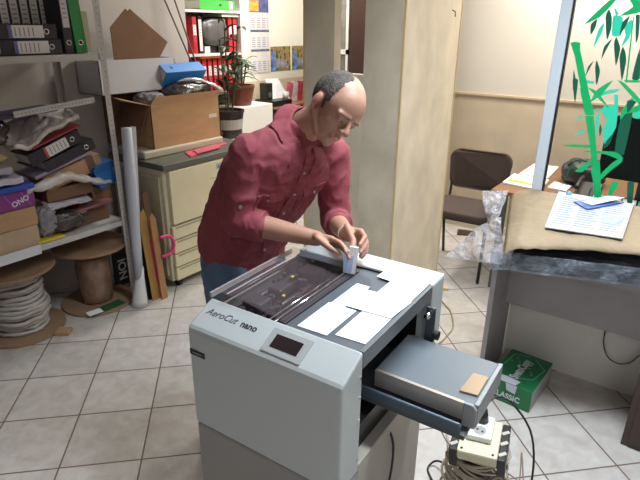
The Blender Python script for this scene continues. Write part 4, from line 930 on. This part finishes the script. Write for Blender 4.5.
# clear plastic film hanging off the left of the parcel
film = glassy('clear_crinkled_film', (.62,.60,.64), .42, .15, .6, var=.22, vs=12)
f1 = crumple((-.90,2.29,.672),(-.60,2.22,.735),(-.66,2.30,.925),(-.785,2.32,.835),.022,8,2,46,30)
obj('clear_film', f1, film, smooth=True, solid=.0012, label='crinkled clear plastic film hanging off the left end of the desk', cat='plastic film')
f2 = crumple((-.765,2.43,.845),(-.70,2.40,.87),(-.700,2.50,.995),(-.806,2.46,.985),.014,12,6,30,24)
obj('film_tuft', f2, glassy('white_crinkled_film', (.65,.63,.66), .45, .15, .6, var=.25, vs=18), smooth=True, solid=.0012, label='upstanding tuft of clear film beside the kraft paper corner', cat='plastic film')
f3 = crumple((-.62,2.082,.768),(.40,2.432,.772),(.40,2.430,.850),(-.62,2.080,.850),.012,14,4,140,12)
obj('film_edge', f3, glassy('blue_grey_film', (.30,.36,.44), .30, .12, .7, var=.16, vs=30), smooth=True, solid=.001, label='shiny film along the front side of the wrapped board', cat='plastic film')
# loop of cable on the partition, dark cabinet at the frame edge
obj('hanging_cable', MB().tube([(-.19,2.70,.46),(-.192,2.695,.34),(-.185,2.692,.25),(-.155,2.690,.185),(-.105,2.690,.165),(-.055,2.690,.19),(-.02,2.690,.25),(.02,2.690,.26)], .003, 6), dkgrey, smooth=True, label='thin dark cable looping down the white partition under the desk', cat='cable')
dc = thing('dark_cabinet', 'dark brown cabinet cut off by the photo edge under the desk', 'cabinet', (.15,2.32,0))
obj('body', MB().box(-.005,.40,2.30,2.565,.0,.36), dkbrown, dc, bevel=.003)
obj('drawer_front', MB().box(.02,.395,2.290,2.299,.03,.34), dkbrown, dc, bevel=.002)

# ------------------------------------------------------------------ green paper carton
GF = fr((-.49,2.425,0), -3)
gx_ = thing('paper_carton', 'green printed paper carton on the floor by the desk leg', 'carton', (-.49,2.425,0), -3)
gc_ = mat('green_carton_print', (.008,.15,.05), .45, var=.05)
obj('box_body', MB().box(-.105,.105,-.155,.155,0,.118), gc_, gx_, GF, bevel=.002)
obj('pale_side', MB().box(.105,.1062,-.150,.150,.004,.108), mat('carton_grey_side', (.38,.37,.36), .6), gx_, GF)
GT = GF @ Matrix.Translation((0,0,.1186))
dgw = mat('carton_white_print', (.60,.60,.66), .5); dgl = mat('carton_light_green_print', (.10,.42,.22), .5)
text('carton_lettering', 'SvetoCopy', .060, GT @ Matrix.Translation((.012,-.098,.0006)) @ Euler((0,0,R(88))).to_matrix().to_4x4(), dgw, gx_, bold=.0022, xs=.72)
sh_ = MB()
for a, b_ in (((-.085,-.01),(-.075,.115)),((-.075,.115),(.0,.135)),((.03,.125),(.095,.06)),((.095,.06),(.075,-.055)),((.075,-.055),(-.01,-.10))):
    a = Vector((*a,0)); b_ = Vector((*b_,0)); nn = (b_-a).cross(Z).normalized()*.003; sh_.prism([a-nn,b_-nn,b_+nn,a+nn], (0,0,.0006))
for cx, cy in ((-.05,.085),(-.03,.055),(-.065,.045),(.045,.0),(.055,-.02),(.03,.03)): sh_.cyl((cx,cy,0),(cx,cy,.0006),.007,n=5)
obj('shield_outline', sh_, dgl, gx_, GT)
text('carton_lettering', 'CLASSIC', .042, GF @ Matrix.Translation((-.085,-.1556,.030)) @ Euler((R(90),0,0)).to_matrix().to_4x4(), dgw, gx_, bold=.001, xs=.9)
obj('torn_flap', MB().prism([(-.105,-.155,.1192),(.025,-.155,.1192),(.035,-.115,.1192),(-.03,-.105,.1192),(-.105,-.118,.1192)], (0,0,.003)), mat('torn_white_card', (.52,.52,.60), .7), gx_, GF)
obj('torn_flap', MB().prism([(-.02,-.158,.119),(.035,-.158,.119),(.03,-.159,.075),(-.012,-.159,.082)], (0,-.002,0)), mat('torn_white_front', (.52,.52,.60), .7), gx_, GF)

# ------------------------------------------------------------------ cable reel tower
cr = thing('cable_reel', 'cream socket block on a coil of beige cable on the floor', 'cable reel', (-.415,1.565,0))
obj('core', MB().box(-.462,-.368,1.515,1.615,0,.325), black, cr, bevel=.006)
mb = MB(); rr = random.Random(11)
for k in range(21):
    z = .040+.0135*k; rx = .098+rr.uniform(-.014,.016); ry = .088+rr.uniform(-.012,.012); tz = rr.uniform(-.026,.026); ph_ = rr.random()*6
    mb.tube([(-.415+rx*math.cos(a)+.005*math.sin(2*a+ph_), 1.565+ry*math.sin(a), z+tz*math.cos(a+ph_)+.005*math.sin(3*a+ph_)) for a in [2*math.pi*i/22 for i in range(22)]], .0048, 6, True, 1)
obj('coiled_cable', mb, mat('beige_flex', (.40,.34,.26), .45), cr, smooth=True)
SF = Matrix.Translation((-.405,1.545,.335)) @ Euler((R(6),R(-4),R(12))).to_matrix().to_4x4() @ Matrix.Scale(1.12, 4)
obj('socket_block', MB().box(-.060,.060,-.078,.080,0,.040), mat('ivory_plastic', (.62,.60,.42), .4), cr, SF, bevel=.008)
so_ = obj('socket', MB().box(-.040,.036,-.028,.070,.040,.062), white_pl, cr, SF, bevel=.006)
obj('socket_face', MB().cyl((-.002,.000,.0615),(-.002,.000,.0628),.019,n=20), mat('socket_grey', (.30,.30,.30), .5), so_, SF)
obj('socket_pins', MB().cyl((-.010,.002,.0628),(-.010,.002,.0634),.004).cyl((.006,-.004,.0628),(.006,-.004,.0634),.004), black, so_, SF)
pg = MB().cyl((0,.044,.062),(0,.050,.104),.019,.013); obj('plug', pg, black, cr, SF, smooth=True)
for s in (-1, 1):
    bp_ = obj('side_bracket', MB().box(s*.072-.012,s*.072+.012,-.076,.076,-.035,.036), black, cr, SF, bevel=.004)
    mb = MB()
    for i in range(3): mb.box(s*.072-.0125,s*.072+.0125,-.055+.044*i,-.044+.044*i,.0355,.0368,rotm(0,0,38))
    obj('bracket_stripe', mb, mat('stripe_grey', (.42,.40,.36), .5), bp_, SF)
obj('corner_screws', MB().cyl((-.046,-.066,.040),(-.046,-.066,.0415),.004).cyl((.046,-.066,.040),(.046,-.066,.0415),.004), black, cr, SF)
PL = SF @ Vector((0,.051,.106))
obj('plug_lead', MB().tube([tuple(PL),(PL.x+.02,PL.y+.05,PL.z+.025),(PL.x+.07,PL.y+.09,PL.z+.0),(-.28,1.70,.36),(-.245,1.69,.24),(-.235,1.65,.11),(-.255,1.59,.02),(-.31,1.50,.006),(-.36,1.43,.006)], .0042, 7), black, cr, smooth=True)
obj('floor_lead', MB().tube([(-.52,1.63,.03),(-.56,1.67,.05),(-.61,1.69,.03),(-.63,1.66,.006),(-.60,1.62,.006),(-.52,1.55,.006)], .0042, 7), black, smooth=True, label='short black lead looping on the floor left of the reel', cat='cable')
obj('beige_lead', MB().tube([(-.345,1.63,.20),(-.31,1.72,.10),(-.30,1.80,.02),(-.31,1.86,.005),(-.34,1.98,.005),(-.36,2.05,.005),(-.42,1.95,.005)][:5]+[(-.26,1.74,.005),(-.24,1.62,.005)], .0028, 6), mat('taupe_lead', (.26,.19,.15), .5), smooth=True, label='thin taupe lead on the floor right of the reel', cat='cable')
obj('floor_cable', MB().tube([(-1.30,3.15,.006),(-1.24,3.10,.006),(-1.15,3.02,.006),(-1.08,2.95,.006),(-1.00,2.80,.006),(-.985,2.68,.006),(-.99,2.56,.006),(-1.05,2.42,.006),(-1.15,2.30,.006)], .0045, 7), mat('tan_cable', (.33,.24,.14), .5), smooth=True, label='tan cable curving over the tiles from the pillar foot', cat='cable')
obj('wood_offcut', MB().box(-1.30,-1.23,3.215,3.275,0,.02,rotm(0,0,20)), wood_trim, label='small pine offcut on the floor at the pillar corner', cat='wood')

# ------------------------------------------------------------------ the man
def W(x, y, z): return MF @ Vector((x, y, z))
man = thing('person', 'man with cropped greying hair in a maroon shirt and jeans, bending over the card cutter', 'person', tuple(W(-.28,.57,0)))
skin = mat('skin', (.44,.235,.165), .5, var=.06, vscale=14, bump=.05, bscale=180, bdist=.003)
shirt_m = mat('maroon_cotton', (.255,.050,.068), .85, var=.12, vscale=9, bump=.35, bscale=22, bdist=.012)
jean_m = mat('blue_denim', (.09,.16,.26), .85, var=.22, vscale=10, bump=.3, bscale=60, bdist=.004)
lat = (W(-.15,.44,0) - W(-.02,.79,0)).normalized()            # towards his right hand side
hipC, waist, chest, neck = W(-.29,.56,.90), W(-.255,.57,1.04), W(-.165,.60,1.20), W(-.065,.640,1.375)
Rs, Ls = W(-.145,.455,1.315), W(-.02,.785,1.265)
Re, Le = W(-.165,.41,1.085), W(-.005,.785,1.01)
Rw, Lw = W(.105,.49,1.056), W(.165,.580,1.058)
def ring(c, hw, hd, axis, n=28, e=.85, l=None):
    l = (l or lat); f = axis.cross(l).normalized(); l2 = f.cross(axis).normalized(); P = []
    for k in range(n):
        a = 2*math.pi*k/n; ca, sa = math.cos(a), math.sin(a)
        P.append(c + l2*hw*math.copysign(abs(ca)**e, ca) + f*hd*math.copysign(abs(sa)**e, sa))
    return P
up0 = Vector((0,0,1))
frontv = lat.cross(up0); frontv = frontv if frontv.dot(W(1,0,0)-W(0,0,0)) > 0 else -frontv
def torso(mb, g=0., top=True, hem=False):
    a1 = (waist-hipC).normalized(); a2 = (chest-waist).normalized(); a3 = (neck-chest).normalized()
    sh = (Rs+Ls)/2
    R_ = []
    if hem:
        hx_ = (up0+frontv*.55).normalized(); R_ += [ring(hipC+up0*.004, .156+g, .128+g, hx_), ring(hipC+up0*.036, .156+g, .125+g, hx_)]
    else: R_ += [ring(hipC+up0*-.06, .165+g, .115+g, up0)]
    R_ += [ring(hipC+(waist-hipC)*.58, .158+g, .122+g, a1), ring(waist, .156+g, .120+g, (a1+a2).normalized()),
           ring(waist.lerp(chest,.5), .172+g, .124+g, a2), ring(chest, .182+g, .122+g, (a2+a3).normalized()),
           ring(chest.lerp(sh,.60), .178+g, .108+g, a3), ring(sh+a3*.012, .150+g, .082+g, a3), ring(sh+a3*.050, .098+g, .066+g, a3), ring(neck-a3*.008, .068+g, .060+g, a3)] + ([ring(neck+a3*.022, .058+g, .054+g, a3)] if hem else [])
    mb.loft(R_)
body = MB(); torso(body, -.006)
# head frame: f = where the face points, u = crown, l = his right
cR = Vector((xr.x, xr.y, 0)).normalized(); cU = yu; cF = Fw
fdir = (cR*.45 - cU*.68 - cF*.58).normalized()
udir = (cR*.64 + cU*.70 - cF*.32); udir = (udir - fdir*udir.dot(fdir)).normalized(); ldir = fdir.cross(udir).normalized()
HC = W(.076,.650,1.466)
HM = Matrix((fdir, ldir, udir)).transposed()      # head-local x=face, y=his right(+/-), z=crown
if ldir.dot(cF) > 0: pass
def h(x, y, z): return HC + HM @ Vector((x, y, z))
neckT = h(-.028,0,-.085)
body.chain([neck - (neckT-neck).normalized()*.05, neck, neckT, h(-.02,0,-.05)], [.070,.060,.056,.058])
body.ell(h(-.012,0,.020), (.100,.078,.088), HM, 32, 20)           # cranium
body.ell(h(.020,0,.012), (.076,.072,.082), HM, 28, 18)            # forehead
body.ell(h(.030,0,-.045), (.060,.058,.062), HM, 28, 18)           # mid face
body.ell(h(.040,0,-.085), (.045,.043,.034), HM, 24, 14)           # jaw
body.ell(h(.068,0,-.103), (.018,.022,.016), HM, 16, 10)           # chin
for s in (-1, 1):
    body.cap_(h(-.005,s*.058,-.055), h(.045,s*.034,-.098), .014, .014)      # jaw line
    body.ell(h(.048,s*.037,-.038), (.028,.020,.028), HM, 16, 10)            # cheekbone
    body.cap_(h(.091,s*.014,.006), h(.078,s*.048,.002), .009, .008)         # brow ridge
    body.ell(h(.076,s*.031,-.013), (.0125,.015,.0115), HM, 16, 10)          # lid
    body.ell(h(-.010,s*.079,-.020), (.017,.0085,.026), HM, 16, 10)           # ear
    body.ell(h(-.006,s*.080,-.043), (.009,.006,.011), HM, 12, 8)
body.cap_(h(.090,0,-.002), h(.113,0,-.038), .0075, .0115)                    # nose
for s in (-1, 1): body.ell(h(.101,s*.012,-.042), (.011,.008,.008), HM, 12, 8)
body.cap_(h(.086,-.017,-.068), h(.086,.017,-.068), .0075, .0075); body.ell(h(.091,0,-.067), (.008,.016,.005), HM, 12, 8)
body.cap_(h(.083,-.014,-.078), h(.083,.014,-.078), .0075, .0075)
# arms
def arm(mb, s, e, w, r0, r1, r2, r3, g=0.):
    mid = e.lerp(w, .35); mb.chain([s, s.lerp(e,.5), e, mid, w], [r0+g, (r0+r1)/2+g, r1+g, r2+g, r3+g])
arm(body, Rs, Re, Rw, .050,.040,.041,.026); arm(body, Ls, Le, Lw, .050,.038,.038,.026)
# hands: palm slab, four fingers and a thumb each
def hand(mb, wrist, knuck, palm_n, side, curl, card_dir, length=.092, thumb_to=None, spread=.0185):
    """wrist -> knuckle direction, palm normal, side = towards the thumb"""
    d = (knuck-wrist).normalized(); side = (side - d*side.dot(d)).normalized(); pn = d.cross(side).normalized()
    if pn.dot(palm_n) < 0: pn = -pn
    K = []
    for i in range(4): K.append(knuck + side*(.030 - .020*i) - d*(.003*abs(i-1)))
    for k in K:
        mb.cap_(wrist + side*((k-knuck).dot(side))*.55 + d*.010, k, .0150, .0105)
    mb.cap_(wrist, wrist+d*.02, .024, .020)
    Ls_ = (.90, 1.0, .95, .76)
    for i, k in enumerate(K):
        q = k; dd = d.copy(); a = curl[i] if isinstance(curl, (list, tuple)) else curl; r_ = .0092 if i < 3 else .0080
        for j, sl_ in enumerate((.040,.026,.021)):
            dd = (dd*math.cos(R(a[j])) + pn*math.sin(R(a[j]))).normalized() if True else dd
            # rotate the local frame by the bend
            q2 = q + dd*sl_*Ls_[i]; mb.cap_(q, q2, r_, r_*.90); q = q2; r_ *= .92
            pn_i = (pn - dd*pn.dot(dd)); pn_l = pn_i.normalized() if pn_i.length > .2 else -d
            pn = pn  # palm normal of the hand stays the bending side
    b0_ = wrist + side*.022 + d*.020; t1 = b0_ + (side*.75+d*.55+pn*.35).normalized()*.036
    t2 = thumb_to[0] if thumb_to else t1 + (d*.8+pn*.5+side*.1).normalized()*.032
    t3 = thumb_to[1] if thumb_to else t2 + (d*.9+pn*.6).normalized()*.026
    mb.chain([b0_, t1, t2, t3], [.016,.0125,.0105,.0088])
CB = W(.262,.452,.984)            # foot of the card that is held upright
# left hand reaches over the far side of the card and closes on it from the right
lk = W(.250,.556,1.066)
hand(body, Lw, lk, W(0,-1,-.5)-W(0,0,0), W(-.3,-.2,.6)-W(0,0,0), [(28,62,30),(34,64,32),(40,62,34),(46,60,34)], None, thumb_to=(W(.232,.515,1.066), W(.250,.480,1.058)))
# right hand comes from the left, finger tips behind the card, thumb in front
rk = W(.188,.485,1.062)
hand(body, Rw, rk, W(0,.6,-.8)-W(0,0,0), W(.2,-.7,.6)-W(0,0,0), [(12,22,18),(18,26,20),(24,30,22),(30,34,24)], None, thumb_to=(W(.185,.446,1.056), W(.222,.444,1.046)))
# legs and feet
for hx, hy, kx, ky, fx, fy in ((-.29,.475,-.27,.46,-.36,.45),(-.28,.655,-.20,.69,-.30,.70)):
    body.chain([W(hx,hy,.86), W(kx,ky,.48), W(fx,fy,.09)], [.082,.052,.036]); body.chain([W(fx-.03,fy,.045), W(fx+.07,fy,.045), W(fx+.16,fy,.035)], [.036,.036,.028])
me = evaluated_mesh(body, .0040, 5)
me.materials.clear(); me.materials.append(skin); me.materials.append(mat('lips', (.42,.17,.14), .45)); me.materials.append(mat('ear_flush', (.47,.21,.16), .5))
HI = HM.transposed()
hair_mb = MB(); keep = {}
for p in me.polygons: p.use_smooth = True
loc = [HI @ (v.co - HC) for v in me.vertices]
for p in me.polygons:
    q = loc[p.vertices[0]]
    if q.x > .078 and abs(q.y) < .020 and -.084 < q.z < -.062: p.material_index = 1
    if abs(q.y) > .074 and q.z < .012 and -.056 < q.z and -.03 < q.x < .012: p.material_index = 2
def in_hair(q, mg=0.):
    if q.length > .16: return False
    if abs(q.y) > .060 and -.030 < q.x < .008 and q.z < .014: return False      # ear
    if q.z < -.050 - .25*q.x*(q.x < 0) + .02*(q.x > -.02): return False
    if q.x < -.02 and q.z < -.075: return False
    if q.x > .008 and q.z < .0: return q.x < .026 and q.z > -.030
    edge = .036 - .10*max(0, q.z-.01) - .30*max(0, q.z-.060) + .006*noise.noise(q*70)
    if q.z > .070 and abs(q.y) < .022: edge -= .020
    return q.x < edge - mg
inv_man = BASE[man.name].inverted()
nrm = [v.normal.copy() for v in me.vertices]
hm = bpy.data.meshes.new('hair'); idx = {}; vs = []; fs = []
for p in me.polygons:
    if all(in_hair(loc[i]) for i in p.vertices):
        f = []
        for i in p.vertices:
            if i not in idx:
                d_ = .0026 + .0012*noise.noise(me.vertices[i].co*300); edge_ = 1 if in_hair(loc[i], .006) else .35
                idx[i] = len(vs); vs.append(me.vertices[i].co + nrm[i]*d_*edge_)
            f.append(idx[i])
        fs.append(f)
hb = MB(); hb.add(vs, fs)
hair_m = mat('greying_hair', (.070,.058,.052), .8, var=.5, vscale=60, bump=.9, bscale=260, bdist=.004, stretch=(1,1,.5))
def put(name, mesh, mats=None, parent=man):
    mesh.transform(BASE[parent.name].inverted()); mesh.update(); o = bpy.data.objects.new(name, mesh); COL.objects.link(o); o.parent = parent; BASE[o.name] = BASE[parent.name]
    if mats is not None: mesh.materials.clear(); [mesh.materials.append(m) for m in mats]
    return o
bo = put('body', me)
obj('hair', hb, hair_m, man, smooth=True)
# stubble-dark brows, eyes
eb = MB()
for s in (-1, 1): eb.cap_(h(.099,s*.014,.004), h(.085,s*.048,.001), .0020, .0012)
obj('eyebrows', eb, hair_m, man, smooth=True)
ey = MB()
for s in (-1, 1): ey.cap_(h(.0875,s*.022,-.018), h(.080,s*.042,-.017), .0018, .0014)
obj('eyelashes', ey, mat('lash_dark', (.03,.02,.018), .6), man, smooth=True)
# shirt: torso, sleeves rolled below the elbow
sh_mb = MB(); torso(sh_mb, .010, hem=True)
for s, e, w in ((Rs, Re, Rw), (Ls, Le, Lw)):
    c1 = e.lerp(w, .24); r0 = .064
    sh_mb.cap_(s.lerp((Rs+Ls)/2, .35)+up0*.006, s, .060, r0); sh_mb.cap_(s.lerp(neck,.25), neck-up0*.012, .058, .056)
    sh_mb.chain([s, s.lerp(e,.5), e, c1], [r0,.058,.055,.052])
    # folds at the bend of the elbow and a rolled cuff
    d = (w-e).normalized(); a = (e-s).normalized()
    for k, t in enumerate((.62,.76,.90)):
        c = s.lerp(e, t); sh_mb.cyl(c-a*.006, c+a*.006, .060-.002*k, .058-.002*k, 20)
sm = evaluated_mesh(sh_mb, .0058, 5)
axis = (neck-hipC).normalized()
sn = [v.normal.copy() for v in sm.vertices]
for v, n in zip(sm.vertices, sn):
    p = v.co.copy()
    q = Vector((p.dot(lat)*6, p.z*10, p.dot(axis.cross(lat))*6))
    rg = 1-abs(noise.noise(q+Vector((3,1,2))))*2; rg2 = 1-abs(noise.noise(Vector((p.x*22+p.z*14, p.y*22-p.z*9, p.z*11))))*2
    k = .0055*rg*rg*(1 if rg > 0 else -.3) + .0045*rg2*rg2*(1 if rg2 > 0 else -.3)
    v.co = p + n*k
for p in sm.polygons: p.use_smooth = True
so_ = put('shirt', sm, [shirt_m])
# cuffs
for s, e, w in ((Rs, Re, Rw), (Ls, Le, Lw)):
    d = (w-e).normalized(); c = e.lerp(w, .20); mb = MB(); mb.cyl(c, c+d*.040, .0575, .0545, 26); 
    obj('rolled_cuff', mb, shirt_m, so_, smooth=True, bevel=.006)
# surface helper on the shirt: cast from outside
from mathutils.bvhtree import BVHTree
bvh = BVHTree.FromPolygons([tuple(BASE[man.name] @ v.co) for v in sm.vertices], [tuple(p.vertices) for p in sm.polygons])
EYE = Vector((0,0,1.7074))
def pixray(px, py):
    a = (px-320)/533.96; b = -(py-240)/533.96; return (Fw + xr*a + yu*b).normalized()
frontv = lat.cross(up0); frontv = frontv if frontv.dot(W(1,0,0)-W(0,0,0)) > 0 else -frontv
def on_shirt(l_, z, dy=0):
    """a point on the front of the shirt at lateral offset l_ and height z"""
    base = hipC.lerp(neck, (z-hipC.z)/(neck.z-hipC.z)); o = base - lat*(-l_) + frontv*.6
    hh = bvh.ray_cast(o, -frontv); return (hh[0], hh[1]) if hh[0] is not None else (base+frontv*.12, frontv)
def strip(pts, wdt, m, name, lift=.0025):
    mb = MB()
    for i in range(len(pts)-1):
        (a, na), (b, nb) = pts[i], pts[i+1]; d = (b-a).normalized(); s_ = d.cross(na).normalized()*wdt/2; L_ = na*lift
        mb.add([a-s_+L_, a+s_+L_, b+s_+L_, b-s_+L_, a-s_-L_, a+s_-L_, b+s_-L_, b-s_-L_], [(0,1,2,3),(7,6,5,4),(0,4,5,1),(1,5,6,2),(2,6,7,3),(3,7,4,0)])
    return obj(name, mb, m, so_, smooth=False)
shirt_d = mat('maroon_cotton_seam', (.205,.040,.056), .85, bump=.3, bscale=60)
strip([on_shirt(0, 1.30-.03*i) for i in range(13)], .030, shirt_m, 'placket')
btn = mat('button_grey', (.38,.33,.33), .3)
for i in range(5):
    p, n = on_shirt(0, 1.245-.075*i); obj('button', MB().cyl(p+n*.002, p+n*.0058, .0055, n=12), btn, so_)
for s in (-1, 1):
    pk = []
    for (dl, z) in ((-.052,1.165),(.052,1.165)): pk.append(on_shirt(s*.092+dl, z))
    row = [on_shirt(s*.092-.052+.013*i, 1.168) for i in range(9)]
    strip(row, .034, shirt_m, 'pocket_flap', .0028)
    for e_ in (-.052,.052): strip([on_shirt(s*.092+e_, 1.15-.02*i) for i in range(6)], .0022, shirt_d, 'pocket_seam', .0012)
    p, n = on_shirt(s*.092, 1.160); obj('pocket_button', MB().cyl(p+n*.002, p+n*.007, .0055, n=12), btn, so_)
p_ = Rs.lerp(Re, .78) ; 
hh = bvh.ray_cast(EYE, (p_-EYE).normalized())
if hh[0] is not None: obj('sleeve_button', MB().cyl(hh[0]+hh[1]*.001, hh[0]+hh[1]*.005, .006, n=12), btn, so_)
# collar: stand and two leaves round the neck
nd = (neckT-neck).normalized(); fr2 = frontv - nd*frontv.dot(nd); fr2.normalize(); lr2 = nd.cross(fr2)
if lr2.dot(lat) < 0: lr2 = -lr2
def cpt(a, rad, hgt): return neck + nd*hgt + fr2*(rad*math.cos(a)+.006) + lr2*(rad*math.sin(a))
def clear(p, g=.0045):
    """keep a collar point just outside the shirt"""
    q = bvh.find_nearest(p)
    if q[0] is None: return p
    return q[0] + q[1]*g if (p-q[0]).dot(q[1]) < g else p
mb = MB()
def colf(u, v):
    a = R(20) + (2*math.pi-R(40))*u; c_ = abs(u-.5)*2
    if v < .4: t = v/.4; return cpt(a, .071-.003*t, .002+.040*t*(1.05-.45*c_))
    t = (v-.4)/.6; p = cpt(a, .070+.030*t+.010*t*c_, (.044-.018*c_) - .050*t - .040*t*c_**3)
    return clear(p) if t > .15 else p
mb.sheet(colf, 56, 16); obj('collar', mb, shirt_m, so_, smooth=True, solid=.003)
# open neck: a wedge of skin above the first button
p1, n1 = on_shirt(0, 1.262)
vm = MB(); a_, b_ = cpt(R(24), .070, -.026), cpt(R(-24), .070, -.026)
vm.prism([a_, b_, p1+n1*.001], n1*.003); obj('open_neck', vm, skin, man)
# jeans
jm = MB()
jm.loft([ring(hipC+up0*-.10, .158, .112, up0), ring(hipC+up0*-.04, .166, .116, up0), ring(hipC+up0*.03, .160, .112, up0)])
for hx, hy, kx, ky, fx, fy in ((-.29,.475,-.27,.46,-.36,.45),(-.28,.655,-.20,.69,-.30,.70)):
    jm.chain([W(hx,hy,.84), W(hx*.5+kx*.5,hy*.5+ky*.5,.66), W(kx,ky,.48), W(fx,fy,.12)], [.100,.088,.068,.060])
jj = evaluated_mesh(jm, .008, 6)
jn = [v.normal.copy() for v in jj.vertices]
for v, n in zip(jj.vertices, jn): v.co += n*.004*noise.noise(v.co*28)
for p in jj.polygons: p.use_smooth = True
jo = put('jeans', jj, [jean_m])
ft = MB()
for fx, fy in ((-.36,.45),(-.30,.70)):
    ft.chain([W(fx-.04,fy,.050), W(fx+.06,fy,.050), W(fx+.17,fy,.042)], [.050,.050,.042])
sm_ = evaluated_mesh(ft, .008, 3)
zmin = .0
for v in sm_.vertices: v.co.z = max(v.co.z, .002)
for p in sm_.polygons: p.use_smooth = True
put('shoes', sm_, [black])
# bracelet on the left wrist, white cord end on the right forearm
d = (Lw-Le).normalized(); a = d.orthogonal().normalized(); b_ = d.cross(a)
obj('bracelet', MB().tube([Lw+d*.004+(a*math.cos(2*math.pi*k/18)+b_*math.sin(2*math.pi*k/18))*.0275 for k in range(18)], .0026, 6, True, 1), mat('pale_bracelet', (.62,.60,.55), .35), man, smooth=True)
# cards held upright between the hands
hc = thing('card_bundle', 'small bundle of white cards held upright between the hands', 'card bundle', tuple(CB))
cm = mat('held_card_white', (.80,.82,.86), .5); cb2 = mat('held_card_blue', (.40,.55,.80), .5)
CF = Matrix.Translation(CB) @ Euler((0,0,R(28))).to_matrix().to_4x4() @ Euler((R(-4),R(6),0)).to_matrix().to_4x4()
obj('card_pack', MB().box(-.016,.012,-.003,.006,.001,.090), cm, hc, CF, bevel=.0004)
obj('front_print', MB().box(-.014,.000,-.0038,-.003,.004,.060), cb2, hc, CF)
obj('rear_card', MB().box(-.030,-.018,-.002,.004,.001,.082,rotm(0,-6,0)), cb2, hc, CF)
